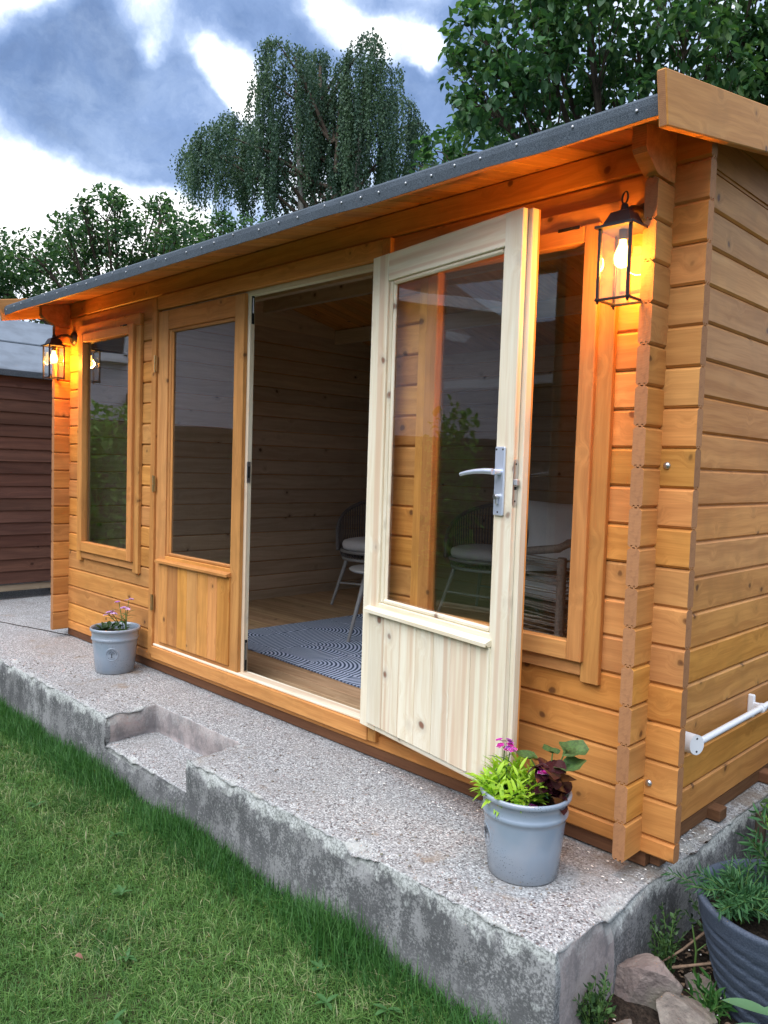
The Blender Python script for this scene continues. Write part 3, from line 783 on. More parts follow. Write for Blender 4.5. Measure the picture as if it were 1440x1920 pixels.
# ---- door leaf: s along local X from the hinge, t along local Y (0 = face towards the garden)
def leaf(e, Wd, face, edge, seed, handed):
    zb, zt = .106, 1.906
    st = .132; s2 = Wd - .088
    def bd(nm, L, W_, T_, s, t, z, rot=(0, 0, 0), mat=face, bev=.002): return board(nm, e, L, W_, T_, (s, t, z), rot, mat, bev)
    th = .024
    H_ = zt - zb
    bd('stile', H_, .100, .022, .050, .011, (zb + zt) / 2, VERT)
    bd('stile', H_, .0985, .022, .050, .035, (zb + zt) / 2, VERT, mat=edge)
    bd('stile', H_, Wd - s2 - .012, .022, (s2 + .012 + Wd) / 2, .011, (zb + zt) / 2, VERT)
    bd('lipped_edge', H_, .062, .026, Wd - .031 + .018, .0355, (zb + zt) / 2 - .001, VERT, mat=edge)
    # rails
    mid = (.100 + s2 + .012) / 2; ln = s2 + .012 - .100
    bd('rail', ln, .100, .021, mid, .012, zt - .050)
    bd('rail', ln, .075, .021, mid, .012, .600 - .0375)
    bd('rail', ln, .090, .021, mid, .012, zb + .045)
    for z in (zt - .05, .5625, zb + .045): bd('rail', ln, .09, .02, mid, .034, z, mat=edge)
    # glazing beads, stepped back
    g0, g1, gz0, gz1 = .100, s2 + .012, .600, zt - .100
    bd('glazing_bead', gz1 - gz0, .018, .016, g0 + .009, .0155, (gz0 + gz1) / 2, VERT, bev=.005)
    bd('glazing_bead', gz1 - gz0, .014, .012, g0 + .024, .0200, (gz0 + gz1) / 2, VERT, bev=.004)
    bd('glazing_bead', gz1 - gz0, .012, .016, g1 - .006, .0155, (gz0 + gz1) / 2, VERT, bev=.004)
    bd('glazing_bead', g1 - g0 - .036, .018, .016, (g0 + g1) / 2 + .003, .0155, gz0 + .009, bev=.005)
    bd('glazing_bead', g1 - g0 - .036, .016, .016, (g0 + g1) / 2 + .003, .0155, gz1 - .008, bev=.005)
    MB().box((0, 0, 0), (g1 - g0 - .01, .004, gz1 - gz0 - .01), 0).build('pane', 'glass', e, ((g0 + g1) / 2, .026, (gz0 + gz1) / 2))
    for zz in (.62, 1.80): pass
    # tongue and groove panel
    pz0, pz1 = .128, .560; x0 = .056; n = 7; bw = (.724 - x0) / n
    rs = random.Random(seed)
    edges = [x0] + [x0 + bw * (k + 1) + (rs.uniform(-.012, .012) if k < n - 1 else 0) for k in range(n)]
    for a, b in zip(edges[:-1], edges[1:]):
        bd('panel_board', pz1 - pz0, b - a - .0018, .014, (a + b) / 2, -.002 + rs.uniform(-.0006, .0006), (pz0 + pz1) / 2, VERT, bev=.0022)
    # weather bar with a drip
    mb = MB(); prof = [(-.028, -.009), (-.028, .003), (-.004, .012), (.004, .012), (.004, -.009), (-.018, -.009), (-.018, -.004), (-.024, -.004), (-.024, -.009)]
    mb.prism(prof, -.342, .342, 0, 'x')
    mb.build('weather_bar', face, e, (.384, 0, .570))
    return e
ldoor = empty('door', (-2.860, -.006, 0), parent=house)
leaf(ldoor, .790, 'stained', 'raw', 3, 0)
rdoor = empty('door', (-1.1564, -.0589, 0), (0, 0, -.1686), parent=house)
rdoor['label'] = 'unpainted pale door leaf swung right back against the wall'
leaf(rdoor, .790, 'raw', 'raw', 5, 1)
# outside skin of the open leaf keeps its stain
board('outer_lining', rdoor, 1.80, .78, .004, (.40, .0505, 1.006), VERT, mat='stained') if False else None
board('lipped_edge', rdoor, 1.798, .060, .006, (.778, .0515, 1.006), VERT, mat='stained', bev=.001)
# left leaf: hinges, lock keep, bolt slots
hin = MB(); hin.tube([(0, 0, -.045), (0, 0, -.002)], .0045, 8); hin.tube([(0, 0, .002), (0, 0, .045)], .0045, 8); hin.box((.008, .006, 0), (.014, .002, .084), 0)
hm = hin.mesh('hinge', 'brass')
for z in (1.63, .985, .335): link('hinge', hm, ldoor, (-.003, -.019, z))
mb = MB(); mb.box((0, 0, 0), (.003, .022, .10), .001); mb.build('lock_keep', 'steel', ldoor, (.8095, .030, 1.07))
mb = MB(); mb.box((0, 0, 0), (.003, .010, .055), 0); mb.build('keep_slot', 'dark_hole', ldoor, (.8105, .030, 1.07))
for z, hh in ((1.83, .13), (.19, .15)):
    MB().box((0, 0, 0), (.003, .014, hh), 0).build('bolt_recess', 'dark_hole', ldoor, (.8092, .036, z))
    MB().box((0, 0, 0), (.006, .006, hh * .55), .001).build('flush_bolt', 'steel', ldoor, (.8105, .036, z + .02))
# right leaf: handle plate, lever, cylinder, lock faceplate
MB().box((0, 0, 0), (.042, .009, .213), .0025).build('handle_plate', 'alu', rdoor, (.738, -.0045, 1.084))
lv = MB(); lv.tube([(0, 0, 0), (0, -.030, 0)], .0095, 14)
lv.tube([(.004, -.034, .001), (-.025, -.038, .002), (-.065, -.042, .000), (-.105, -.043, -.005), (-.135, -.042, -.011)], [.0095, .0088, .0075, .0065, .006], 12)
lv.build('lever_handle', 'alu', rdoor, (.742, -.009, 1.112))
cyl = MB(); cyl.tube([(0, 0, 0), (0, -.014, 0)], .0085, 16); cyl.box((0, -.005, -.014), (.010, .010, .022), .003); cyl.tube([(0, -.014, 0), (0, -.0165, 0)], .0065, 12)
cyl.build('lock_cylinder', 'steel', rdoor, (.738, -.009, 1.036))
MB().box((0, 0, 0), (.0015, .001, .007), 0).build('keyhole', 'dark_hole', rdoor, (.738, -.0262, 1.036))
sc_me = MB().lathe([(.0001, .0012), (.002, .0012), (.0032, .0004), (.0034, 0)], 12).mesh('screw', 'black_metal')
for s_, z_ in ((.724, 1.182), (.752, 1.182), (.738, .988)): link('screw', sc_me, rdoor, (s_, -.009, z_), (PI / 2, 0, 0))
fp = MB(); pl = []
for k in range(17):
    a = PI * k / 16; pl.append((.010 * math.cos(a), .062 + .010 * math.sin(a)))
for k in range(17):
    a = PI + PI * k / 16; pl.append((.010 * math.cos(a), -.062 + .010 * math.sin(a)))
fp.prism(pl, 0, .0018, 0, 'x'); fp.build('lock_faceplate', 'steel', rdoor, (.790, .011, 1.08))
MB().box((0, 0, 0), (.012, .012, .019), .002).build('latch', 'zinc', rdoor, (.797, .011, 1.082))
MB().box((0, 0, 0), (.003, .010, .010), 0).build('latch_recess', 'dark_hole', rdoor, (.7912, .011, 1.064))
for z_ in (1.138, 1.024): link('screw', sc_me, rdoor, (.7918, .011, z_), (0, PI / 2, 0))
for z in (1.63, .985, .335): link('hinge', hm, rdoor, (-.004, .052, z), (0, 0, PI))
# coach bolts through the corner
bm_ = MB().lathe([(.0001, .007), (.006, .0062), (.0095, .0035), (.0105, 0)], 16).mesh('coach_bolt', 'steel')
for x_, z_ in ((.020, 1.146), (.015, .215)): link('coach_bolt', bm_, house, (x_, -.001, z_), (PI / 2, 0, 0))

# ------------------------------------------------------------------ wall lanterns
def lantern(x, label):
    e = empty('wall_lantern', (x, 0, 0)); tag(e, label, 'wall lantern', 'black coach lanterns on the front wall')
    Z = 1.700; yb = -.128; ht = .098; R0, R1 = .0455, .052
    # back plate and arm
    bp_ = MB().lathe([(.0001, .022), (.028, .018), (.042, .009), (.046, 0)], 24).build('back_plate', 'black_metal', e, (.0, .0, 1.862), (PI / 2, 0, 0))
    ar = MB(); ar.tube([(0, -.010, 1.864), (0, -.045, 1.876), (0, -.085, 1.868), (0, yb, 1.842)], [.011, .010, .009, .010], 10); ar.build('arm', 'black_metal', e)
    # cap: pyramidal with collar and ring
    mb = MB()
    def frus(z0, a, z1, b, bot=True):
        vs = [(sx * a, yb + sy * a, z0) for sx, sy in ((-1, -1), (1, -1), (1, 1), (-1, 1))] + [(sx * b, yb + sy * b, z1) for sx, sy in ((-1, -1), (1, -1), (1, 1), (-1, 1))]
        mb.add(vs, [(0, 1, 5, 4), (1, 2, 6, 5), (2, 3, 7, 6), (3, 0, 4, 7), (4, 5, 6, 7)] + ([(3, 2, 1, 0)] if bot else []))
    frus(Z + ht, .058, Z + ht + .007, .058); frus(Z + ht + .007, .046, Z + ht + .013, .044); frus(Z + ht + .013, .042, Z + ht + .046, .027); frus(Z + ht + .048, .022, Z + ht + .052, .014)
    mb.build('cap', 'black_metal', e)
    mb = MB(); mb.lathe([(.013, 0), (.011, .006), (.009, .018), (.005, .022), (.0001, .023)], 14, (0, yb, Z + ht + .052)); mb.build('finial', 'black_metal', e)
    rg = MB(); rp = [(math.cos(a) * .0165 * .8, yb - math.cos(a) * .0165 * .5, Z + ht + .088 + .0165 * math.sin(a)) for a in [2 * PI * k / 20 for k in range(21)]]
    rg.tube(rp, .0026, 8, cap=False); rg.build('ring', 'black_metal', e)
    # corner bars, bottom frame, feet
    for sx, sy in ((-1, -1), (1, -1), (1, 1), (-1, 1)):
        cb = MB(); cb.box((sx * R0, yb + sy * R0, Z), (.0085, .0085, 2 * ht), .001)
        cb.build('corner_bar', 'black_metal', e)
        ft = MB().lathe([(.0045, 0), (.0045, -.006), (.0025, -.011), (.0001, -.012)], 8, (sx * R0, yb + sy * R0, Z - ht)); ft.build('foot', 'black_metal', e)
    for sx in (-1, 1):
        MB().box((sx * R0, yb, Z - ht + .0015), (.007, 2 * R0 + .016, .007), .001).build('bottom_bar', 'black_metal', e)
        MB().box((0, yb + sx * R0, Z - ht + .0005), (2 * R0 + .016, .007, .007), .001).build('bottom_bar', 'black_metal', e)
    for sx in (-1, 1):
        MB().box((sx * (R0 - .001), yb, Z), (.0022, 2 * R0 - .010, 2 * ht - .008), 0).build('pane', 'glass', e)
        MB().box((0, yb + sx * (R0 - .001), Z), (2 * R0 - .010, .0022, 2 * ht - .008), 0).build('pane', 'glass', e)
    # lamp holder and pear-shaped bulb
    MB().lathe([(.013, 0), (.013, -.022), (.0115, -.028)], 14, (0, yb, Z + ht)).build('lamp_holder', 'black_metal', e)
    MB().lathe([(.0095, 0), (.0100, -.012), (.015, -.024), (.0215, -.040), (.0235, -.053), (.0205, -.067), (.012, -.076), (.0001, -.080)], 20, (0, yb, Z + ht - .026)).build('bulb', 'bulb', e)
    ld = bpy.data.lights.new('lantern_light', 'POINT'); ld.energy = LAMP_W; ld.color = (1.0, .35, .04); ld.shadow_soft_size = .03
    lo = bpy.data.objects.new('lantern_light', ld); C.objects.link(lo); lo.parent = e; lo.location = (0, yb, Z + .018)
    lo['kind'] = 'helper'
    for ch in e.children:
        if ch.name.startswith('bulb'): ch.visible_shadow = True
LAMP_W = 17.0
lantern(-.082, 'lit black coach lantern on the wall beside the right corner post'); lantern(-3.925, 'lit black coach lantern beside the far left window')

# ------------------------------------------------------------------ white rail on the side wall
pr = empty('grab_rail', (0, 0, 0)); tag(pr, 'white tubular rail fixed low on the side wall', 'rail')
MB().tube([(.048, .255, .286), (.048, 1.5, .290)], .0108, 16).build('tube', 'white_plastic', pr)
fl = MB(); pl = [(.025 * math.cos(2 * PI * k / 24), .032 * math.sin(2 * PI * k / 24)) for k in range(24)]
Mx = Matrix.Rotation(math.radians(-32), 3, 'Z')
vs = [Mx @ Vector((.0, a, b)) + Vector((.052, .238, .283)) for a, b in pl]; v2 = [Vector((.002, .245 + a * .95, .283 + b)) for a, b in pl]
fl.add([tuple(v) for v in vs + v2], [list(range(24)), list(range(24, 48))[::-1]] + [(i, (i + 1) % 24, 24 + (i + 1) % 24, 24 + i) for i in range(24)])
fl.build('end_flange', 'white_plastic', pr)
for dz in (.020, -.021): link('screw', sc_me, pr, (.0525, .238, .283 + dz), (0, PI / 2, math.radians(-32)))
for yy in (.80, 1.42):
    cb = MB(); cb.tube([(.048, yy - .009, .288), (.048, yy + .009, .288)], .0165, 16); cb.box((.012, yy, .288), (.024, .016, .085), .004); cb.box((.03, yy, .288), (.02, .014, .03), .002)
    cb.build('bracket', 'white_plastic', pr)

# ------------------------------------------------------------------ inside: rug, chairs, table
rg = MB(); nx_, ny_ = 60, 44; RW, RH = 1.80, 1.30
vs = []
for s_, zz in ((0, .0445), (1, .0405)):
    for j in range(ny_ + 1):
        for i in range(nx_ + 1):
            x = -RW / 2 + RW * i / nx_; y = -RH / 2 + RH * j / ny_
            vs.append((x, y + .006 * mnoise.noise(Vector((x * 3, 0, 5))), zz - .0395 + (.0035 * max(0, mnoise.noise(Vector((x * 4, y * 4, 0)))) if s_ == 0 else 0)))
fs = []; m_ = (nx_ + 1) * (ny_ + 1)
for j in range(ny_):
    for i in range(nx_):
        a = j * (nx_ + 1) + i; fs.append((a, a + 1, a + nx_ + 2, a + nx_ + 1)); fs.append((m_ + a, m_ + a + nx_ + 1, m_ + a + nx_ + 2, m_ + a + 1))
rg.add(vs, fs, 0, True)
ru = rg.build('rug', 'rug', None, (-2.16, 1.105, .0405), (0, 0, math.radians(-2.5)))
tag(ru, 'navy and pale blue rug with swirling arc pattern on the summer house floor', 'rug')

FL = .041
def taper_leg(a, b, r0=.017, r1=.011): return MB().tube([a, b], [r0, r1], 12)
def pad(w_, d_, h_, round_=.5, n=20):
    """rounded cushion: superellipse plan, domed"""
    mb = MB(); vs = []; ring = 36; prof = [(.0, -.5), (.86, -.5), (.965, -.38), (1.0, -.1), (1.0, .12), (.965, .36), (.86, .48), (.5, .56), (.0001, .60)]
    for rr, zz in prof:
        for k in range(ring):
            t = 2 * PI * k / ring; e_ = 2.6
            cx = math.copysign(abs(math.cos(t)) ** (2 / e_), math.cos(t)); cy = math.copysign(abs(math.sin(t)) ** (2 / e_), math.sin(t))
            vs.append((cx * w_ / 2 * max(rr, .001), cy * d_ / 2 * max(rr, .001), zz * h_))
    fs = [(i * ring + k, i * ring + (k + 1) % ring, (i + 1) * ring + (k + 1) % ring, (i + 1) * ring + k) for i in range(len(prof) - 1) for k in range(ring)]
    mb.add(vs, fs, 0, True); return mb
def scatter(w_, h_, t_, n=14):
    mb = MB(); vs = []
    for s_ in (1, -1):
        for j in range(n + 1):
            for i in range(n + 1):
                u, v = -1 + 2 * i / n, -1 + 2 * j / n
                th = max(0, (1 - abs(u) ** 3) * (1 - abs(v) ** 3)) ** .55
                pin = 1 - .07 * (1 - abs(v)) * 1 * abs(u) ** 4; pin2 = 1 - .07 * (1 - abs(u)) * abs(v) ** 4
                wr = .006 * mnoise.noise(Vector((u * 3, v * 3, s_)))
                vs.append((u * w_ / 2 * pin, s_ * (t_ / 2 * th) + wr * th, v * h_ / 2 * pin2))
    fs = []; m_ = (n + 1) ** 2
    for j in range(n):
        for i in range(n):
            a = j * (n + 1) + i; fs.append((a, a + 1, a + n + 2, a + n + 1)); fs.append((m_ + a, m_ + a + n + 1, m_ + a + n + 2, m_ + a + 1))
    mb.add(vs, fs, 0, True); return mb
def rope_chair():
    e = empty('rope_chair'); sh = .40; R_ = .285
    ring = [(R_ * math.cos(a), R_ * .95 * math.sin(a), sh - .045) for a in [2 * PI * k / 32 for k in range(33)]]
    MB().tube(ring, .013, 8, cap=False).build('seat_ring', 'greymetal', e)
    ring2 = [(x * 1.06, y * 1.06, z + .06) for x, y, z in ring]
    MB().tube(ring2, .013, 8, cap=False).build('seat_ring', 'greymetal', e)
    MB().lathe([(.0001, 0), (.25, 0), (.27, .008)], 32, (0, 0, sh - .03)).build('seat', 'rope', e)
    for sx, sy in ((-1, -1), (1, -1), (1, 1), (-1, 1)):
        taper_leg((sx * .19, sy * .18, sh - .04), (sx * .275, sy * .26, 0)).build('leg', 'greymetal', e)
    MB().tube([(-.235, -.22, .17), (.235, -.22, .17)], .008, 8).build('stretcher', 'greymetal', e)
    MB().tube([(-.235, .22, .17), (.235, .22, .17)], .008, 8).build('stretcher', 'greymetal', e)
    # curved back hoop
    top = []
    for k in range(33):
        a = math.radians(-38 + 256 * k / 32); q = max(0, math.sin(PI * k / 32)) ** .55
        top.append((.335 * math.cos(a), .33 * math.sin(a), sh + .02 + .40 * q))
    MB().tube(top, .015, 8).build('back_hoop', 'rope', e)
    rp = MB()
    for k in range(2, 63):
        f = k / 64 * 32; i = int(f); fr = f - i
        A = Vector(top[i]).lerp(Vector(top[min(i + 1, 32)]), fr); a = math.atan2(A.y, A.x)
        B = Vector((R_ * 1.03 * math.cos(a), R_ * .98 * math.sin(a), sh - .045))
        rp.tube([B, B.lerp(A, .5) + Vector((math.cos(a) * .012, math.sin(a) * .012, 0)), A], .0042, 5, cap=False)
    for k in range(60):
        a = 2 * PI * k / 60
        rp.tube([(R_ * math.cos(a), R_ * .95 * math.sin(a), sh - .045), (R_ * 1.06 * math.cos(a), R_ * 1.007 * math.sin(a), sh + .015)], .004, 4, cap=False)
    o = rp.build('rope_weave', 'rope', e); o['kind'] = 'stuff'
    return e
ch = rope_chair()
def place(o, loc, rz, label, cat, group=None):
    o.location = loc; o.rotation_euler = (0, 0, rz); return tag(o, label, cat, group)
place(ch, (-3.30, 2.17, FL), math.radians(20), 'round-backed dark rope chair by the left wall, seen through the open doorway', 'chair', 'rope chairs in the summer house')
ch2 = copy_tree(ch); place(ch2, (-2.47, 2.50, FL), math.radians(5), 'round-backed dark rope chair seen through the pane of the open door', 'chair', 'rope chairs in the summer house')
pm = pad(.56, .53, .085).mesh('seat_cushion', 'cushion')
for i_, (lx, ly, rz, lb) in enumerate(((-3.30, 2.17, 20, 'pale seat cushion on the rope chair in the open doorway'), (-2.47, 2.50, 5, 'pale seat cushion on the rope chair behind the door glass'))):
    tag(link('seat_cushion', pm, None, (lx, ly, FL + .462), (0, 0, math.radians(rz))), lb, 'cushion', 'pale seat cushions')
tag(scatter(.42, .40, .13).build('scatter_cushion', 'cushion', None, (-3.21, 2.33, FL + .68), (math.radians(-14), 0, math.radians(20))), 'pale scatter cushion leaning on the back of the doorway rope chair', 'cushion')
# side table
tb = empty('side_table', (-2.25, 1.17, FL + .004)); tag(tb, 'round grey side table on three splayed legs standing on the rug', 'table')
MB().lathe([(.0001, .0), (.205, .0), (.214, .006), (.216, .014), (.210, .018), (.0001, .017)], 40, (0, 0, .445)).build('table_top', 'greymetal', tb)
for k in range(3):
    a = math.radians(214 + 120 * k); taper_leg((.11 * math.cos(a), .11 * math.sin(a), .448), (.215 * math.cos(a), .215 * math.sin(a), 0), .016, .0105).build('leg', 'greymetal', tb)
# woven rattan armchair behind the right-hand window
def rattan():
    e = empty('rattan_armchair'); w2, d2 = .285, .285; zt_ = .60
    rail = [(-w2, -d2, zt_ - .02), (-w2 - .01, 0, zt_ + .01), (-w2, d2 - .03, zt_ + .05), (-w2 + .04, d2, zt_ + .08), (0, d2 + .01, zt_ + .09), (w2 - .04, d2, zt_ + .08), (w2, d2 - .03, zt_ + .05), (w2 + .01, 0, zt_ + .01), (w2, -d2, zt_ - .02)]
    mb = MB(); mb.tube(rail, .024, 10); mb.build('arm_rail', 'rattan', e)
    for sx, sy in ((-1, -1), (1, -1), (1, 1), (-1, 1)):
        mb = MB(); mb.tube([(sx * (w2 - .03), sy * (d2 - .03), 0), (sx * w2, sy * d2, zt_)], .026, 10)
        # wrapped cane rings
        for k in range(34):
            z = .01 + k * .0172; f = z / zt_; cx = sx * (w2 - .03 + .03 * f); cy = sy * (d2 - .03 + .03 * f)
            mb.lathe([(.0262, -.006), (.0285, 0), (.0262, .006)], 10, (cx, cy, z))
        mb.build('corner_post', 'rattan', e)
    st = MB(); rs = random.Random(2)
    loop = [(-w2, -d2), (-w2, d2), (w2, d2), (w2, -d2), (-w2, -d2)]
    for a, b in zip(loop[:-1], loop[1:]):
        for k in range(27):
            z = .03 + k * .0215
            z1 = z + rs.uniform(-.012, .012); z2 = z + rs.uniform(-.012, .012)
            A = Vector((a[0], a[1], z1)); B = Vector((b[0], b[1], z2)); m1 = A.lerp(B, .5); m1.x *= 1.04; m1.y *= 1.04; m1.z += rs.uniform(-.008, .008)
            if a[1] == -d2 and b[1] == -d2 and z > .36: continue
            st.tube([A, m1, B], .0042, 5, cap=False)
    o = st.build('cane_weave', 'rattan', e); o['kind'] = 'stuff'
    MB().box((0, 0, .30), (.53, .53, .03), .01).build('seat', 'rattan', e)
    return e
ra = rattan(); place(ra, (-1.525, 1.955, FL), math.radians(-103), 'open-weave brown rattan armchair behind the right window', 'armchair')
tag(pad(.50, .50, .10).build('seat_cushion', 'cushion', None, (-1.525, 1.955, FL + .375), (0, 0, math.radians(-103))), 'pale seat cushion inside the rattan armchair', 'cushion', 'pale seat cushions')
tag(scatter(.46, .44, .15).build('scatter_cushion', 'cushion', None, (-1.545, 2.00, FL + .68), (math.radians(-12), 0, math.radians(34))), 'large pale scatter cushion propped in the rattan armchair', 'cushion')
tag(scatter(.40, .38, .14).build('scatter_cushion', 'dark_cushion', None, (-1.33, 2.15, FL + .64), (math.radians(-10), 0, math.radians(34))), 'dark brown scatter cushion beside the large pale one', 'cushion')

# ------------------------------------------------------------------ plant pots
def pot(loc, rz, label):
    e = empty('plant_pot', loc, (0, 0, rz)); tag(e, label, 'plant pot', 'blue-grey glazed plant pots')
    prof = [(.0001, 0), (.098, 0), (.1025, .004), (.1115, .090), (.1185, .165), (.1195, .176), (.1240, .180), (.1260, .186), (.1240, .192), (.1215, .196), (.1250, .226), (.1315, .229), (.1335, .235), (.1330, .241), (.1290, .245), (.1235, .242), (.1200, .228), (.1190, .205), (.110, .14)]
    MB().lathe(prof, 64).build('body', 'pot', e)
    so = MB(); n = 20; vs = [(0, 0, .208)]; fs = []
    for i in range(1, 7):
        for k in range(24):
            a = 2 * PI * k / 24; r = .1185 * i / 6; vs.append((r * math.cos(a), r * math.sin(a), .205 + .008 * mnoise.noise(Vector((r * 40 * math.cos(a), r * 40 * math.sin(a), 2)))))
    for k in range(24): fs.append((0, 1 + k, 1 + (k + 1) % 24))
    for i in range(5):
        for k in range(24):
            a = 1 + i * 24; fs.append((a + k, a + 24 + k, a + 24 + (k + 1) % 24, a + (k + 1) % 24))
    so.add(vs, fs, 0, True); so.build('compost', 'soil', e)
    # round pressed emblem: ring, tree, lettering, all bent to the pot wall on the local -Y side
    def onpot(u, v, d=0.0):   # u sideways, v up from emblem centre
        z = .112 + v; r = .1115 + (z - .09) * .0933 + d; a = -PI / 2 + u / r
        return (r * math.cos(a), r * math.sin(a), z)
    er = .034
    mb = MB(); n = 40; prof = [(er + .0025, 0), (er + .001, .0016), (er - .0015, .0018), (er - .003, .0008), (er * .5, .0009), (.0005, .0009)]
    vs = [onpot(r * math.cos(2 * PI * k / n), r * math.sin(2 * PI * k / n), d) for r, d in prof for k in range(n)]
    mb.add(vs, [(i * n + k, i * n + (k + 1) % n, (i + 1) * n + (k + 1) % n, (i + 1) * n + k) for i in range(len(prof) - 1) for k in range(n)], 0, True)
    mb.build('emblem', 'pot', e)
    tr = MB()
    def stroke(pts, w_):
        for (a, b) in zip(pts[:-1], pts[1:]):
            dx, dy = b[0] - a[0], b[1] - a[1]; L = math.hypot(dx, dy); nx, ny = -dy / L * w_ / 2, dx / L * w_ / 2
            q = [(a[0] + nx, a[1] + ny), (b[0] + nx, b[1] + ny), (b[0] - nx, b[1] - ny), (a[0] - nx, a[1] - ny)]
            tr.add([onpot(*p_, .0013) for p_ in q] + [onpot(*p_, .0021) for p_ in q], [(4, 5, 6, 7), (0, 1, 5, 4), (1, 2, 6, 5), (2, 3, 7, 6), (3, 0, 4, 7)])
    stroke([(0, -.014), (0, .002)], .0032); stroke([(-.005, -.0145), (.005, -.0145)], .0014)
    for s_ in (-1, 1):
        stroke([(0, 0), (s_ * .006, .006), (s_ * .010, .007)], .0012); stroke([(0, .002), (s_ * .003, .011), (s_ * .006, .014)], .0011)
    for k in range(15):
        a = PI * k / 14; stroke([(math.cos(a) * .013, .004 + math.sin(a) * .0125), (math.cos(a + .14) * .0148, .004 + math.sin(a + .14) * .0138)], .002)
    tr.build('emblem_tree', 'black_metal', e)
    # lettering
    lt = MB()
    def letters(txt, a0, a1, rad, size, inward):
        for i_, chr_ in enumerate(txt):
            if chr_ == ' ': continue
            a = a0 + (a1 - a0) * i_ / (len(txt) - 1)
            cu = bpy.data.curves.new('t', 'FONT'); cu.body = chr_; cu.size = size; cu.align_x = 'CENTER'; cu.resolution_u = 1
            ob = bpy.data.objects.new('t', cu); me = ob.to_mesh()
            rot = (a - PI / 2) if not inward else (a + PI / 2)
            vs = []
            for v in me.vertices:
                px, py = v.co.x, v.co.y - size * .35
                gx = math.cos(rot) * px - math.sin(rot) * py + rad * math.cos(a); gy = math.sin(rot) * px + math.cos(rot) * py + rad * math.sin(a)
                vs.append(onpot(gx, gy, .0022))
            lt.add(vs, [list(p_.vertices) for p_ in me.polygons])
            ob.to_mesh_clear(); bpy.data.objects.remove(ob); bpy.data.curves.remove(cu)
    letters('OUTDOOR GARDEN', math.radians(178), math.radians(2), .0255, .0082, False)
    letters('POTTERY', math.radians(228), math.radians(312), .0255, .0082, True)
    lt.build('emblem_lettering', 'black_metal', e)
    return e
PA = (-.233, -.266, SZ + .001); PB = (-3.005, -.160, SZ + .001)
pot(PA, math.radians(-38), 'blue-grey glazed pot of lime foliage at the right end of the concrete slab')
pot(PB, math.radians(55), 'blue-grey glazed pot of small pink flowers beside the left door')

def leaf_mesh(name, L, W_, mat, fold=.3, droop=.15, n=4):
    """pointed leaf with midrib fold, along local +X"""
    mb = MB(); vs = []; 
    for i in range(n + 1):
        t = i / n; w_ = W_ * math.sin(PI * min(1, t * .93 + .05)) ** .8 if 0 < i < n else .0004
        z = -droop * L * t * t
        vs += [(L * t, -w_, z + w_ * fold), (L * t, 0, z), (L * t, w_, z + w_ * fold)]
    fs = []
    for i in range(n):
        a = i * 3; fs += [(a, a + 3, a + 4, a + 1), (a + 1, a + 4, a + 5, a + 2)]
    mb.add(vs, fs, 0, True); me = mb.mesh(name, mat)
    at = me.attributes.new('tint', 'FLOAT', 'FACE'); at.data.foreach_set('value', [random.random() * .3 for _ in me.polygons])
    return me
def round_leaf(name, R_, mat, cup=.25):
    mb = MB(); n = 16; vs = [(0, 0, 0)]
    for rr in (.5, 1.0):
        for k in range(n):
            a = 2 * PI * (k + .5) / n; q = R_ * rr * (1 + (.07 if k % 2 else -.03) * (rr > .9)) * (1 - .45 * max(0, math.cos(a - PI)) ** 6)
            vs.append((q * math.cos(a) + R_ * .45, q * math.sin(a), cup * R_ * rr * rr + .12 * R_ * math.sin(3 * a) * rr))
    fs = [(0, 1 + k, 1 + (k + 1) % n) for k in range(n)] + [(1 + k, 1 + n + k, 1 + n + (k + 1) % n, 1 + (k + 1) % n) for k in range(n)]
    mb.add(vs, fs, 0, True); me = mb.mesh(name, mat)
    at = me.attributes.new('tint', 'FLOAT', 'FACE'); at.data.foreach_set('value', [random.random() * .3 for _ in me.polygons])
    return me
def orient(d, roll=0.0):
    d = Vector(d).normalized(); q = d.to_track_quat('X', 'Z'); return (q @ Matrix.Rotation(roll, 3, 'X').to_quaternion()).to_euler()
def put(name, me, parent, loc, d, roll=0.0, s=1.0):
    o = link(name, me, parent, loc, orient(d, roll)); o.scale = (s, s, s); return o

# lime foliage (many narrow leaves on short stems)
rs = random.Random(11)
lp = empty('lime_foliage_plant', (PA[0] - .030, PA[1] - .022, PA[2] + .205)); lp.scale = (.86, .86, .95); tag(lp, 'bright lime green leafy plant filling the front of the right pot', 'plant')
ll = leaf_mesh('leaf', .056, .0072, 'lime_leaf', droop=.22)
stm = MB()
for k in range(58):
    a = rs.uniform(0, 2 * PI); rr = .078 * math.sqrt(rs.random()); bx, by = rr * math.cos(a), rr * math.sin(a)
    tilt = rr / .072 * .75 + .1; hgt = rs.uniform(.050, .125) * (1.05 - .35 * rr / .072)
    d = Vector((math.cos(a) * tilt, math.sin(a) * tilt, 1)).normalized()
    tip = Vector((bx, by, .0)) + d * hgt
    stm.tube([(bx * .6, by * .6, -.005), (bx, by, hgt * .3), tip], [.0016, .0014, .0009], 5)
    for q in range(7):
        f = .35 + .65 * q / 6; p0 = Vector((bx, by, 0)).lerp(tip, f); aa = a + q * 2.4 + rs.uniform(-.4, .4)
        dd = d * (.25 + 1.1 * f * f) + Vector((math.cos(aa), math.sin(aa), rs.uniform(-.15, .35)))
        put('leaf', ll, lp, p0, dd, rs.uniform(-.5, .5), rs.uniform(.7, 1.15))
for k in range(12):
    a = rs.uniform(2.6, 5.6); p0 = (.085 * math.cos(a), .085 * math.sin(a), .028); put('leaf', ll, lp, p0, (math.cos(a), math.sin(a), rs.uniform(-.7, .1)), 0, rs.uniform(.9, 1.2))
stm.build('stem', 'stem', lp)

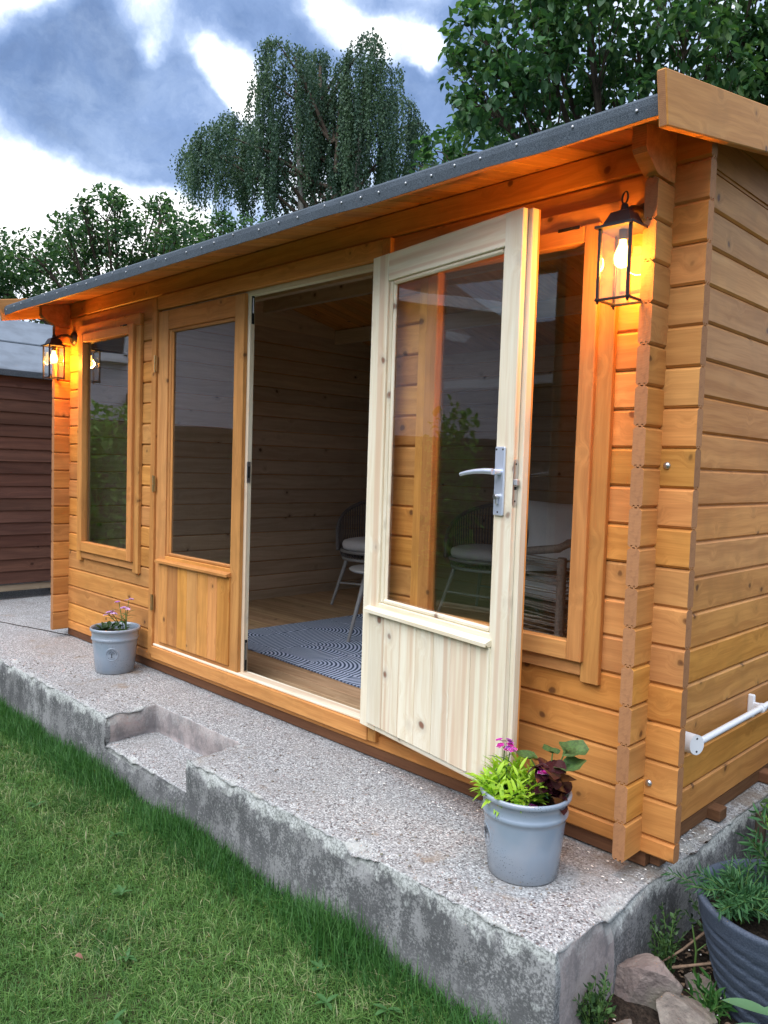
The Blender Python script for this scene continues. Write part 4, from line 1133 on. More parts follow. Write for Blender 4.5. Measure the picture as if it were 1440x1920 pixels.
# dianthus flowers
def flower_head(parent, p, n, R_, mat, rs, centre=None):
    Ps = []; Ds = []; Ns = []
    for k in range(n):
        c = Vector((rs.uniform(-R_, R_), rs.uniform(-R_, R_), rs.uniform(-R_ * .3, R_ * .5)))
        nr = Vector((c.x * 18, c.y * 18, 1)).normalized()
        for j in range(5):
            a = 2 * PI * j / 5 + k; t_ = nr.orthogonal().normalized(); b = nr.cross(t_); d = t_ * math.cos(a) + b * math.sin(a) + nr * .25
            Ps.append(Vector(p) + c + nr * .0008); Ds.append(d); Ns.append(nr)
    Pn = np.array([tuple(q) for q in Ps]); Dn = np.array([tuple(q) for q in Ds]); Nn = np.array([tuple(q) for q in Ns])
    m = len(Pn)
    Q1 = leaf_quads(Pn, Dn, Nn, np.full(m, .0128), np.full(m, .0074), .1)
    Q2 = leaf_quads(Pn + Nn * -.0006, Dn, Nn, np.full(m, .0138), np.full(m, .0078), .1)
    t1 = np.repeat(np.random.rand(m // 5), 5); t1 = np.concatenate([t1, t1])
    Q = np.concatenate([Q1, Q2]); mi = np.concatenate([np.zeros(len(Q1)), np.ones(len(Q2))])
    quads_obj('flower_head', Q, np.concatenate([t1, t1]), [mat, 'white_petal'], parent, matidx=mi)
narrow = leaf_mesh('leaf', .045, .0038, 'weed_leaf', droop=.3)
def dianthus(loc, label, heads, mat):
    e = empty('dianthus_plant', loc); tag(e, label, 'flowering plant'); st = MB()
    for (dx, dy, h, n, R_) in heads:
        st.tube([(dx * .2, dy * .2, 0), (dx * .6, dy * .5, h * .55), (dx, dy, h)], [.0022, .002, .0016], 6)
        for q in range(8):
            f = .1 + .7 * q / 8; a = rs.uniform(0, 2 * PI); p0 = (dx * f, dy * f, h * f)
            put('leaf', narrow, e, p0, (math.cos(a), math.sin(a), rs.uniform(.2, .9)), 0, rs.uniform(.7, 1.2))
        flower_head(e, (dx, dy, h), n, R_, mat, rs)
    st.build('stem', 'stem', e)
    return e
dianthus((PA[0] - .088, PA[1] + .008, PA[2] + .205), 'magenta and purple dianthus standing tall at the left of the right pot', [(-.012, .02, .135, 9, .020), (.008, .022, .125, 5, .014), (-.005, -.055, .03, 2, .006)], 'pink_petal')
dianthus((PA[0] + .050, PA[1] - .010, PA[2] + .205), 'magenta dianthus with white edges at the right of the right pot', [(.012, .0, .110, 6, .013), (.0, -.030, .010, 2, .008)], 'pink_petal')
dpl = dianthus((PB[0] + .045, PB[1] + .035, PB[2] + .205), 'small lilac pink dianthus leaning from the left pot', [(-.055, -.05, .088, 8, .020), (.012, -.005, .115, 7, .018), (-.01, .02, .150, 3, .012), (-.035, -.045, .095, 5, .014), (-.06, .0, .135, 2, .010)], 'lilac_petal')
dpl.scale = (1.25, 1.25, 1.2)
# round-leaved geranium + maroon begonia
ge = empty('geranium_plant', (PA[0] + .052, PA[1] + .040, PA[2] + .205)); tag(ge, 'scalloped green geranium leaves on stalks at the back of the right pot', 'plant')
rl = round_leaf('leaf', .042, 'round_leaf'); st = MB()
for dx, dy, h, s_, a in ((-.055, -.012, .115, 1.0, 3.4), (.030, .030, .150, 1.1, .8), (.045, .010, .120, 1.15, 6.0), (-.005, .02, .140, .62, 2.6)):
    st.tube([(0, 0, 0), (dx * .4, dy * .4, h * .6), (dx, dy, h)], [.0028, .0024, .002], 6)
    put('leaf', rl, ge, (dx, dy, h), (math.cos(a), math.sin(a), .15), .2, s_)
st.build('stem', 'stem', ge)
be = empty('begonia_plant', (PA[0] + .066, PA[1] + .002, PA[2] + .205)); be.scale = (1.15, 1.15, 1.25); tag(be, 'glossy dark maroon begonia leaves at the right rim of the right pot', 'plant')
ml = leaf_mesh('leaf', .070, .027, 'maroon_leaf', .15, .35, 6)
for k in range(34):
    a = rs.uniform(0, 2 * PI); z = rs.uniform(.012, .100)
    put('leaf', ml, be, (rs.uniform(-.022, .022), rs.uniform(-.02, .025), z), (math.cos(a), math.sin(a), rs.uniform(-.2, .7)), rs.uniform(-.5, .5), rs.uniform(.55, 1.0))
st = MB(); st.tube([(0, 0, -.01), (0, 0, .05), (.01, .012, .09)], .004, 6); st.build('stem', 'maroon_leaf', be)
# small leafy plant in the left pot
pr_ = empty('pansy_foliage_plant', (PB[0] - .03, PB[1] - .03, PB[2] + .208)); tag(pr_, 'low dark green leafy plant in the left pot', 'plant')
dl = leaf_mesh('leaf', .042, .015, 'dark_leaf', .25, .1, 5)
for k in range(30):
    a = rs.uniform(0, 2 * PI); r0 = rs.uniform(0, .065)
    put('leaf', dl, pr_, (r0 * math.cos(a) - .01, r0 * math.sin(a), rs.uniform(.0, .03)), (math.cos(a + rs.uniform(-1, 1)), math.sin(a), rs.uniform(-.1, 1.2)), rs.uniform(-.6, .6), rs.uniform(.6, 1.1))
st = MB(); st.tube([(.08, .03, .0), (.12, .0, .035), (.16, -.02, .04)], .0012, 5); st.build('stem', 'twig', pr_)

# ------------------------------------------------------------------ timber shed beyond the left end
shed = empty('garden_shed', (-5.5, 0, 0)); tag(shed, 'dark red-brown overlap timber shed with grey felt roof, left of the summer house', 'shed')
z = .085; k = 0; sh_y0, sh_y1 = -.5, 2.6
while z < 1.74:
    hb = .098
    board('cladding_board', shed, sh_y1 - sh_y0, hb + .006, .016, (0, (sh_y0 + sh_y1) / 2, z + hb / 2), (0, math.radians(0), PI / 2) if False else (math.radians(-5), 0, PI / 2), mat='shedwood', bev=.002)
    z += hb; k += 1
board('end_board', shed, 2.2, 1.72, .02, (-1.1, sh_y0 + .012, .93), mat='shedwood'); board('end_board', shed, 2.2, 1.72, .02, (-1.1, sh_y1 - .012, .93), mat='shedwood')
board('bearer', shed, 3.1, .05, .05, (-.03, (sh_y0 + sh_y1) / 2, .045), (0, 0, PI / 2), mat='greywood')
for y in (-.3, .7, 1.7): board('skid', shed, 2.2, .045, .09, (-1.1, y, -.008), mat='beam')
def shed_roof():
    mb = MB(); e = .05; pts = [(e, 1.735), (e, 1.785), (e - .02, 1.80), (-1.1, 2.36), (-2.25, 1.80), (-2.25, 1.74), (-2.22, 1.74), (-2.22, 1.775), (-1.1, 2.33), (.02, 1.765), (.03, 1.735)]
    mb.prism([(a, b) for a, b in pts], sh_y0 - .06, sh_y1 + .06, 0, 'y'); return mb.build('roof', 'roofgrey', shed)
shed_roof()
board('roof_seam', shed, 3.2, .006, .05, (-.52, 1.05, 2.075), (math.radians(0), 0, PI / 2), mat='shedwood') if False else MB().box((0, 0, 0), (.03, 3.2, .004), 0, 0, Matrix.Rotation(math.radians(26.8), 3, 'Y')).build('roof_seam', 'felt', shed, (-.52, 1.05, 2.076))
board('fascia', shed, 3.2, .045, .012, (.055, 1.05, 1.757), (0, 0, PI / 2), mat='felt', bev=.001)

# ------------------------------------------------------------------ trees
APPLE = [(-2.65,2.37,4.24,0.25),(-2.42,2.46,3.97,0.37),(-2.45,2.74,4.39,0.39),(-2.76,2.34,3.89,0.16),(-2.54,2.45,3.71,0.3),(-3.18,2.64,3.59,0.19),(-3.37,3.32,3.93,0.31),(-2.89,3.42,4.01,0.4),(-2.51,3.42,4.36,0.39),(-2.03,2.77,4.25,0.33),(-2.17,3.42,3.97,0.33),(-1.79,3.09,4.12,0.21),(-1.43,3.07,4.16,0.27),(-1.6,3.07,3.79,0.22),(-1.37,3.29,3.94,0.31),(-1.48,4.19,4.43,0.38),(-1.47,4.2,4.07,0.38),(-1.17,4.21,4.22,0.47),(-1.12,4.37,3.87,0.42),(-1.36,3.39,3.65,0.25),(-2.02,2.72,4.58,0.42),(-1.74,3.32,4.81,0.45),(-1.27,3.76,4.75,0.46),(-2.77,3.01,4.98,0.38),(-3.75,3.02,3.72,0.1),(-2.25,2.85,3.39,0.24),(-2.26,3.62,3.7,0.27),(-0.84,4.05,4.31,0.55),(-0.68,4.1,3.73,0.53)]
BUSH = [(-9.75,3.0,4.46,0.39),(-10.44,2.93,4.27,0.45),(-10.12,2.12,3.86,0.29),(-11.69,2.37,3.81,0.39),(-11.29,2.97,3.95,0.52),(-10.23,3.65,4.32,0.41),(-9.5,3.98,4.42,0.4),(-10.53,4.16,4.97,0.24),(-9.85,4.42,4.34,0.41),(-10.08,4.95,4.74,0.3),(-10.44,4.5,4.2,0.52),(-10.44,3.34,3.81,0.66),(-10.76,2.37,3.37,0.49),(-9.52,4.83,4.74,0.23),(-11.0,1.59,3.71,0.65),(-9.82,2.68,4.58,0.12),(-9.84,3.15,4.78,0.14),(-10.29,4.16,5.05,0.15),(-9.78,2.48,4.2,0.19),(-10.53,0.93,3.37,0.77),(-9.36,5.27,4.52,0.42)]
BIRCH = [(-15.74,10.36,11.73,0.27,1.75),(-16.03,11.02,11.82,0.53,2.94),(-16.54,10.64,11.09,0.53,3.24),(-15.75,11.09,11.14,0.74,4.0),(-16.36,12.3,12.19,0.51,4.27),(-14.07,11.96,11.78,0.41,2.84),(-14.78,12.16,11.63,0.48,4.03),(-13.98,12.48,11.22,0.56,3.94),(-14.6,13.63,10.98,0.58,3.3),(-14.96,11.88,10.97,0.67,3.97),(-14.63,12.74,10.69,0.89,4.01),(-16.13,12.55,10.77,0.93,4.17),(-16.23,11.14,10.06,0.89,3.51),(-17.09,11.08,9.99,0.76,3.27),(-18.15,10.75,10.53,0.55,2.88),(-16.63,10.07,9.42,0.65,2.81),(-16.99,9.32,9.45,0.55,2.33),(-17.64,9.17,9.34,0.37,2.06),(-18.85,9.66,9.58,0.22,1.5),(-18.11,10.4,9.18,0.76,1.48),(-13.69,13.54,10.2,0.21,1.27),(-14.12,13.6,9.96,0.39,2.08),(-15.92,11.67,8.88,1.17,2.05),(-15.42,13.17,9.18,1.2,1.78),(-16.46,10.66,8.45,0.87,1.24),(-15.14,14.15,9.54,0.69,1.49)]
def limb_tree(name, label, base, blobs, bark, r0, trunk_top, cat='tree', group=None):
    e = empty(name, base); tag(e, label, cat, group)
    b = Vector(base); tt = Vector(trunk_top) - b
    tr = MB(); pts = [Vector((0, 0, 0)), tt * .35 + Vector((.05, -.03, 0)), tt * .7 + Vector((-.04, .05, 0)), tt]
    tr.tube(pts, [r0, r0 * .85, r0 * .7, r0 * .55], 12); tr.build('trunk', bark, e)
    lb = MB(); rs_ = random.Random(len(blobs))
    for q in blobs:
        c = Vector(q[:3]) - b; st_ = pts[2].lerp(pts[3], rs_.uniform(0, 1)); mid = st_.lerp(c, .5) + Vector((rs_.uniform(-.15, .15), rs_.uniform(-.15, .15), -.12 * (c - st_).length))
        lb.tube([st_, mid, c], [r0 * .32, r0 * .2, r0 * .08], 7)
        for k in range(7):
            d = Vector((rs_.gauss(0, 1), rs_.gauss(0, 1), rs_.gauss(.3, 1))).normalized() * q[3] * 1.05
            p0 = mid.lerp(c, rs_.uniform(.4, 1)); lb.tube([p0, p0.lerp(c + d, .55) + Vector((0, 0, .03)), c + d], [r0 * .07, r0 * .045, r0 * .02], 4, cap=False)
    lb.build('limbs', bark, e)
    return e
def crown_pts(blobs, dens, shell=.6, clump=0.0):
    P_ = []; D_ = []
    for q in blobs:
        c = np.array(q[:3]); R_ = q[3]; n = int(dens * (R_ ** 2))
        d = rnd_dirs(n); rr = R_ * (shell + (1.12 - shell) * np.random.rand(n) ** .8)
        # sub-clumps give an uneven outline
        k = max(5, int(14 * R_ / .4)); cd = rnd_dirs(k); pick = np.random.randint(0, k, n)
        p1 = c + cd[pick] * R_ * .85 + rnd_dirs(n) * (R_ * .42 * np.random.rand(n, 1) ** .5)
        p2 = c + d * rr[:, None]
        sel = np.random.rand(n, 1) < .62
        P_.append(np.where(sel, p1, p2)); D_.append(d)
    return np.concatenate(P_), np.concatenate(D_)
# apple tree
ap = limb_tree('apple_tree', 'broad leafy apple tree with small green fruit rising behind the right end of the roof', (-1.95, 4.0, LZ), APPLE, 'bark', .13, (-1.85, 3.75, 3.1))
Pn, Dn = crown_pts(APPLE, 4200)
n = len(Pn); Dir = rnd_dirs(n) * .8 + np.array([0, 0, -.45]) + Dn * .5; Nn = rnd_dirs(n) * .5 + np.array([0, 0, 1.0])
camp = np.array([1.038, -2.173, 1.119])
Lf = np.random.uniform(.050, .092, n)
dd = np.linalg.norm(Pn - camp, axis=1); order = np.argsort(dd - Lf * 6)
near_i = order[:300]; far_i = order[300:]
base = np.array(ap.location)
Q = leaf_quads((Pn - base)[far_i], Dir[far_i], Nn[far_i], Lf[far_i], Lf[far_i] * .30)
t1 = np.random.rand(len(far_i)); o = quads_obj('foliage', Q, np.concatenate([t1, t1]), 'apple_leaf', ap); o['kind'] = 'stuff'
al = leaf_mesh('leaf', .078, .024, 'apple_leaf', .3, .18, 4)
for i in near_i: put('leaf', al, ap, Pn[i] - base, Dir[i], random.uniform(-.8, .8), Lf[i] / .078)
apf = MB().lathe([(.0001, .024), (.012, .026), (.024, .014), (.027, 0), (.022, -.016), (.010, -.024), (.0001, -.021)], 12).mesh('apple', 'round_leaf')
sel = np.random.choice(order[:2500], 34, replace=False)
for i in sel: link('apple', apf, ap, tuple(Pn[i] - base))
# fruit bushes / small tree at left
bu = limb_tree('plum_tree', 'bushy dark green tree behind the left end of the roof', (-10.3, 3.3, LZ), BUSH, 'bark', .14, (-10.2, 3.4, 3.2))
Pn, Dn = crown_pts(BUSH, 4300)
n = len(Pn); base = np.array(bu.location); Dir = rnd_dirs(n) + Dn * .6; Nn = rnd_dirs(n) * .6 + np.array([0, 0, 1.0]); Lf = np.random.uniform(.045, .088, n)
t1 = np.random.rand(n); o = quads_obj('foliage', leaf_quads(Pn - base, Dir, Nn, Lf, Lf * .34), np.concatenate([t1, t1]), 'bush_leaf', bu); o['kind'] = 'stuff'
# weeping birch
bi = empty('weeping_birch', (-16.0, 12.2, LZ)); tag(bi, 'tall weeping birch with hanging branches in the distance above the roof', 'tree')
b = Vector(bi.location)
tr = MB()
for dx, dy, top in ((0, 0, (-16.0, 11.2, 11.2)), (.3, .3, (-14.5, 12.3, 11.2))):
    tp = Vector(top) - b; tr.tube([(dx, dy, 0), Vector((dx, dy, 0)).lerp(tp, .4) + Vector((.1, -.1, 0)), Vector((dx, dy, 0)).lerp(tp, .75), tp], [.2, .15, .09, .03], 10)
tr.build('trunk', 'birch_bark', bi)
lb = MB(); PP = []; TT = []; rs_ = random.Random(5)
for q in BIRCH:
    c = Vector(q[:3]); R_ = q[3]; hang = q[4]
    st_ = Vector((-15.6 + rs_.uniform(-.5, .8), 11.8, c.z - rs_.uniform(1.0, 2.4))); lb.tube([st_ - b, st_.lerp(c, .5) - b + Vector((0, 0, .3)), c - b + Vector((0, 0, R_ * .3))], [.06, .04, .012], 6)
    nb_ = int(4 + 12 * R_)
    for kb in range(nb_):
        a = rs_.uniform(0, 2 * PI); rr = R_ * math.sqrt(rs_.random()) * .9; hb_ = hang * rs_.uniform(.35, 1.05); tb = rs_.uniform(.05, .85)
        for k in range(rs_.randint(5, 9)):
            x0 = c.x + rr * math.cos(a) + rs_.gauss(0, .075); y0 = c.y + rr * math.sin(a) + rs_.gauss(0, .075); z0 = c.z + R_ * .45 * (1 - (rr / R_) ** 2) + rs_.uniform(-.12, .12)
            L_ = hb_ * rs_.uniform(.6, 1.0); out = rs_.uniform(.05, .22); m = int(L_ / .040)
            t = np.linspace(0, 1, max(m, 6)); sx = out * (1 - np.exp(-6 * t))
            xs_ = x0 + math.cos(a) * sx + .035 * np.sin(t * 5 + k); ys_ = y0 + math.sin(a) * sx + .035 * np.cos(t * 4 + k); zs_ = z0 + .12 * np.sin(np.minimum(t * 6, PI)) * out * 3 - L_ * t
            PP.append(np.stack([xs_, ys_, zs_], 1) + np.random.normal(0, .022, (len(t), 3))); TT.append(np.full(len(t), tb) + np.random.normal(0, .10, len(t)))
for q in BIRCH:
    c = np.array(q[:3]); R_ = q[3]; n = int(120 * R_ * R_ + 40); d = rnd_dirs(n); PP.append(c + d * R_ * np.random.uniform(.2, 1.0, (n, 1)) * np.array([1, 1, .7]) + np.array([0, 0, R_ * .25])); TT.append(np.random.rand(n) * .7)
lb.build('limbs', 'bark', bi)
Pn = np.concatenate(PP); n = len(Pn); Dir = rnd_dirs(n) * .7 + np.array([0, 0, -.9]); Nn = rnd_dirs(n); Lf = np.random.uniform(.045, .080, n)
t1 = np.clip(np.concatenate(TT), 0, .999); o = quads_obj('foliage', leaf_quads(Pn - np.array(b), Dir, Nn, Lf, Lf * .36, .1), np.concatenate([t1, t1]), 'birch_leaf', bi); o['kind'] = 'stuff'
# hedge mass low behind everything so no bare horizon shows
def hedge(name, label, c, size, n, seed, mat='bush_leaf'):
    np.random.seed(seed); Pn = (np.random.rand(n, 3) - .5) * np.array(size) + np.array(c); Pn[:, 2] += .35 * np.sin(Pn[:, 0] * 1.7 + Pn[:, 1] * 1.3)
    Dir = rnd_dirs(n); Nn = rnd_dirs(n) * .6 + np.array([0, 0, 1.0]); Lf = np.random.uniform(.07, .13, n); t1 = np.random.rand(n)
    o = quads_obj(name, leaf_quads(Pn, Dir, Nn, Lf, Lf * .34), np.concatenate([t1, t1]), mat); tag(o, label, 'hedge')
    return o
hedge('hedge', 'dense dark hedge beyond the shed and summer house', (-9.6, 5.6, 2.0), (4.2, 3.6, 4.4), 15000, 3)

# ------------------------------------------------------------------ neighbouring house across the garden (seen mirrored in the panes)
og = empty('reflection_blocker', (-3.6, -9.2, LZ)); tag(og, 'long low rendered outbuilding added across the lawn, blocking bright sky from the right-hand panes', 'reflection_blocker')  # added building, out of view; keeps the bright horizon from reflecting in the panes
MB().box((.3, -1.6, 1.5), (12.4, 3.2, 3.0), 0).build('wall', 'render_wall2', og)
mb = MB(); mb.prism([(.3, 2.98), (-3.5, 2.98), (-1.6, 4.3)], -6.2, 6.8, 0, 'x'); mb.build('roof', 'rooftile', og)
board('gutter_board', og, 12.9, .14, .03, (.3, .31, 2.93), mat='upvc')
dd_ = MB(); dd_.box((1.2, .02, 1.0), (.95, .06, 2.0), .004); dd_.build('door', 'fencewood', og)
nh = empty('neighbour_house', (-9.6, -6.0, LZ)); tag(nh, 'grey rendered house with white fascia, mirrored in the window panes', 'house')
MB().box((-3.0, -1.5, 2.1), (6.0, 12.0, 4.2), 0).build('wall', 'render_wall', nh)
mb = MB(); mb.prism([(.35, 4.12), (-6.35, 4.12), (-3.0, 6.3)], -7.8, 4.8, 0, 'y'); mb.build('roof', 'rooftile', nh)
for k in range(26):
    f = k / 26; MB().box((0, 0, 0), (.16, 12.6, .02), 0, 0, Matrix.Rotation(math.radians(33), 3, 'Y')).build('tile_course', 'rooftile', nh, (.30 - 3.3 * f, -1.5, 4.17 + 2.17 * f))
board('fascia', nh, 12.6, .18, .03, (.37, -1.5, 4.06), (0, 0, PI / 2), mat='upvc')
wf = empty('window', (0.02, 3.4, 3.42), parent=nh)
for yy, zz, ly, lz in ((0, .55, 1.3, .07), (0, -.55, 1.3, .07), (-.62, 0, .07, 1.1), (.62, 0, .07, 1.1), (.18, 0, .07, 1.1)): MB().box((.02, yy, zz), (.07, ly, lz), .004).build('frame', 'upvc', wf)
MB().box((.0, 0, 0), (.02, 1.22, 1.06), 0).build('pane', 'dark_pane', wf)
MB().box((.05, 0, -.62), (.14, 1.4, .05), .004).build('sill', 'upvc', wf)
mb = MB(); mb.lathe([(.0001, .20), (.055, .20), (.055, .02), (.05, .02), (.05, 0), (.055, 0), (.055, -.22), (.0001, -.22)], 16, (.12, 2.72, 2.15)); mb.box((.05, 2.72, 2.05), (.1, .05, .05)); mb.build('wall_light', 'black_metal', nh)
fe = empty('fence', (-8.9, -6.0, LZ)); tag(fe, 'brown board fence in front of the neighbouring house, mirrored in the glass', 'fence')
for k in range(58): board('fence_board', fe, 1.9, .135, .018, (.004 * (k % 2), -4 + .14 * k, .95), (0, -PI / 2, PI / 2) if False else (PI / 2, -PI / 2, 0), mat='fencewood', bev=.002)
board('rail', fe, 8.2, .09, .05, (.03, 0, 1.88), (0, 0, PI / 2), mat='fencewood')
hb = hedge('buddleia_bush', 'leafy bush by the far fence, mirrored in the left window', (-8.1, -1.9, .55), (.9, 1.5, 1.7), 2600, 8, 'bright_leaf'); hb['category'] = 'bush'
hb = hedge('shrub', 'tall loose shrub by the far fence, mirrored in the door glass', (-8.2, -4.6, .9), (.6, .7, 2.6), 900, 9, 'bright_leaf'); hb['category'] = 'bush'

# ------------------------------------------------------------------ grass
def blades(name, P2, L, Wd, tint, lean, mat, z0, sink=.004):
    n = len(P2); a = np.random.rand(n) * 2 * PI; d = np.stack([np.cos(a), np.sin(a), np.zeros(n)], 1)
    s = np.stack([-np.sin(a), np.cos(a), np.zeros(n)], 1)
    tw = np.random.rand(n) * .8; s = s * np.cos(tw)[:, None] + d * np.sin(tw)[:, None]
    b0 = np.stack([P2[:, 0], P2[:, 1], z0 - sink], 1)
    m1 = b0 + d * (L * lean * .35)[:, None] + np.array([0, 0, 1]) * (L * (1 - lean * .45) * .55)[:, None]
    m2 = m1 + d * (L * (lean * .75 + .08))[:, None] + np.array([0, 0, 1]) * (L * np.maximum(.5 - lean * .72, -.10))[:, None]
    w_ = (Wd / 2)[:, None]
    q1 = np.stack([b0 - s * w_, b0 + s * w_, m1 + s * w_ * .8, m1 - s * w_ * .8], 1)
    q2 = np.stack([m1 - s * w_ * .8, m1 + s * w_ * .8, m2 + s * w_ * .12, m2 - s * w_ * .12], 1)
    o = quads_obj(name, np.concatenate([q1, q2]), np.concatenate([tint, tint]), mat); o['kind'] = 'stuff'; return o
np.random.seed(21)
def gz(P2): return LZ - .03 + .012 * np.array([mnoise.noise(Vector((x * 1.5, y * 1.5, 0))) for x, y in P2])
N1 = 230000
u = np.random.rand(N1) ** 1.0; x = -5.6 + 5.75 * np.random.rand(N1) ** .72; y = -.56 - 1.35 * np.random.rand(N1) ** 1.0
x = -x * 1.0 if False else x
# denser close to the camera
P2 = np.stack([x, y], 1)
cl_ = np.array([mnoise.noise(Vector((a * 3.2, b_ * 3.2, 1))) for a, b_ in P2]); cl2 = np.array([mnoise.noise(Vector((a * 11, b_ * 11, 7))) for a, b_ in P2])
keep = (np.random.rand(N1) < .82 + .5 * cl2); P2 = P2[keep]; cl_ = cl_[keep]; cl2 = cl2[keep]; n = len(P2)
L = np.clip(np.random.normal(.043, .014, n) * (1 + .5 * cl_ + .4 * cl2), .015, .12); Wd = np.random.uniform(.0014, .0036, n) * (1 + .25 * (P2[:, 0] < -2.5))
t = np.clip(.40 + .75 * cl_ + .40 * cl2 + np.random.normal(0, .24, n), 0, .88); straw = np.random.rand(n) < .03 + .07 * (cl2 < -.3); t = np.where(straw, .93, t)
lean = np.clip(np.random.beta(2.2, 1.6, n), 0, 1)
tag(blades('lawn_grass', P2, L, Wd, t, lean, 'grass', gz(P2)), None, None, None, 'stuff')
# lusher uncut grass against the slab
N2 = 30000; x = np.random.uniform(-5.2, .10, N2); y = -.552 - np.abs(np.random.normal(0, .065, N2)); P2 = np.stack([x, y], 1)
den = np.array([mnoise.noise(Vector((a * 2.3, 3, 1))) for a in x]); keep = np.random.rand(N2) < np.clip(.5 + .7 * den + .25 * (x < -1.2) + .2 * (x < -2.4), .08, 1); P2 = P2[keep]; den = den[keep]; n = len(P2)
L = np.random.uniform(.05, .125, n) * (1 + .65 * den + .18 * (P2[:, 0] < -2)); Wd = np.random.uniform(.002, .0038, n)
blades('edge_grass', P2, L, Wd, np.random.rand(n) * .8, np.random.beta(1.4, 2.4, n), 'lush_grass', gz(P2))
# broad-leaved weeds in the lawn
wl = leaf_mesh('leaf', .042, .0075, 'weed_leaf', .25, .35, 5)
spots = [(-1.35, -.95), (-1.02, -1.1), (-.60, -.72), (-.48, -.80), (-1.75, -.78), (-2.2, -.90), (-.80, -1.25), (-3.1, -.85), (-1.5, -1.3), (-.35, -.70)]
WL = ['weed rosette in mid lawn, behind the curled brown fallen leaf', 'weed rosette in the lawn beside the curled brown fallen leaf', 'weed rosette nearest the slab face, below the right pot', 'weed rosette between the slab and the bottom edge of the photo', 'weed rosette in the lawn in front of the notched step', 'weed rosette in the lawn left of the notched step', 'weed rosette at the very bottom of the photo, nearest the camera', 'weed rosette farthest away at the left edge of the lawn', 'weed rosette at the left edge of the lawn near the bottom', 'rightmost weed rosette, close under the slab']
for i_, (x, y) in enumerate(spots):
    e = empty('lawn_weed', (x, y, LZ - .01)); tag(e, WL[i_], 'weed', 'weed rosettes scattered in the lawn')
    for k in range(rs.randint(5, 9)):
        a = rs.uniform(0, 2 * PI); put('leaf', wl, e, (0, 0, .004), (math.cos(a), math.sin(a), rs.uniform(.3, .9)), 0, rs.uniform(.55, 1.05))
# dead leaf curled on the lawn
tag(link('fallen_leaf', leaf_mesh('fallen_leaf', .024, .008, 'dead_leaf', .8, .5), None, (-1.10, -1.22, LZ + .012), (0.3, .1, 1.0)), 'curled brown fallen leaf on the lawn near the front', 'leaf')

# ------------------------------------------------------------------ planter, stones and bed plants at the right
pc = (.400, .085)
pl_ = empty('ribbed_planter', (pc[0], pc[1], LZ - .02)); tag(pl_, 'large dark slate-blue planter with slanting ribs beside the slab', 'planter')
def planter():
    mb = MB(); seg = 96; lev = 46; H_ = .315
    vs = []
    for j in range(lev + 1):
        f = j / lev; z = H_ * f; rb = .158 + .088 * f ** .85
        for k in range(seg):
            a = 2 * PI * k / seg
            ph = (z / .042 + 1.25 * math.sin(a + .9)) % 1.0
            g = .0075 * (math.exp(-((ph - .03) / .07) ** 2) + math.exp(-((ph - 1.03) / .07) ** 2)) if f < .88 else 0
            r = rb - g + .003 * ph * (f < .88)
            vs.append((r * math.cos(a), r * math.sin(a), z))
    for rr, zz in ((.247, H_ + .008), (.240, H_ + .012), (.228, H_ + .008), (.222, H_ - .01), (.215, H_ - .08)):
        for k in range(seg): a = 2 * PI * k / seg; vs.append((rr * math.cos(a), rr * math.sin(a), zz))
    n = lev + 6
    mb.add(vs, [(i * seg + k, i * seg + (k + 1) % seg, (i + 1) * seg + (k + 1) % seg, (i + 1) * seg + k) for i in range(n - 1) for k in range(seg)], 0, True)
    mb.build('body', 'planter', pl_)
    MB().lathe([(.0001, .25), (.224, .25)], 32).build('compost', 'soil', pl_)
planter()
# feathery plants
def tuft(name, label, loc, nst, h, spread, mat, seed, lw=.0022, ll=.035, dens=16, cat='plant', bend=.5):
    rng = np.random.RandomState(seed); e = empty(name, loc); tag(e, label, cat); st = MB(); PP = []; DD = []; LL = []
    for k in range(nst):
        a = rng.rand() * 2 * PI; d = Vector((math.cos(a), math.sin(a), 0)); H_ = h * rng.uniform(.6, 1.05); s_ = spread * rng.uniform(.2, 1)
        pts = [Vector((rng.normal(0, .012), rng.normal(0, .012), 0))]; pts += [pts[0] + d * s_ * t ** 1.6 + Vector((0, 0, H_ * (t - bend * .35 * t * t))) for t in (.25, .5, .75, 1)]
        st.tube(pts, [.0022, .002, .0016, .0012, .0007], 5, cap=False)
        for q in range(dens):
            f = .15 + .85 * q / dens; i = min(3, int(f * 4)); p0 = pts[i].lerp(pts[i + 1], f * 4 - i); ax = (pts[i + 1] - pts[i]).normalized()
            aa = q * 2.4 + rng.rand(); o_ = ax.orthogonal().normalized(); o_ = o_ * math.cos(aa) + ax.cross(o_) * math.sin(aa)
            PP.append(tuple(p0)); DD.append(tuple(ax * .9 + o_ * 1.0)); LL.append(ll * rng.uniform(.6, 1.1))
    st.build('stem', 'stem', e)
    P_ = np.array(PP); D_ = np.array(DD); L_ = np.array(LL); N_ = rnd_dirs(len(P_)); t1 = rng.rand(len(P_))
    o = quads_obj('foliage', leaf_quads(P_, D_, N_, L_, L_ * lw / .035 * 1.0), np.concatenate([t1, t1]), mat, e); o['kind'] = 'stuff'
    return e
tuft('feathery_plant', 'soft feathery green plant spilling over the planter rim', (pc[0] - .12, pc[1] - .06, -.09), 42, .19, .19, 'feather_leaf', 1, .0030, .040, 30, bend=1.2)
tuft('feathery_plant', 'upright feathery plant in the middle of the planter', (pc[0] - .03, pc[1] + .10, -.09), 34, .36, .17, 'feather_leaf', 2, .0042, .046, 26)
tuft('leafy_plant', 'yellow-green leafy plant rising at the back of the planter', (pc[0] + .10, pc[1] + .12, -.09), 20, .42, .17, 'bright_leaf', 3, .013, .040, 14)
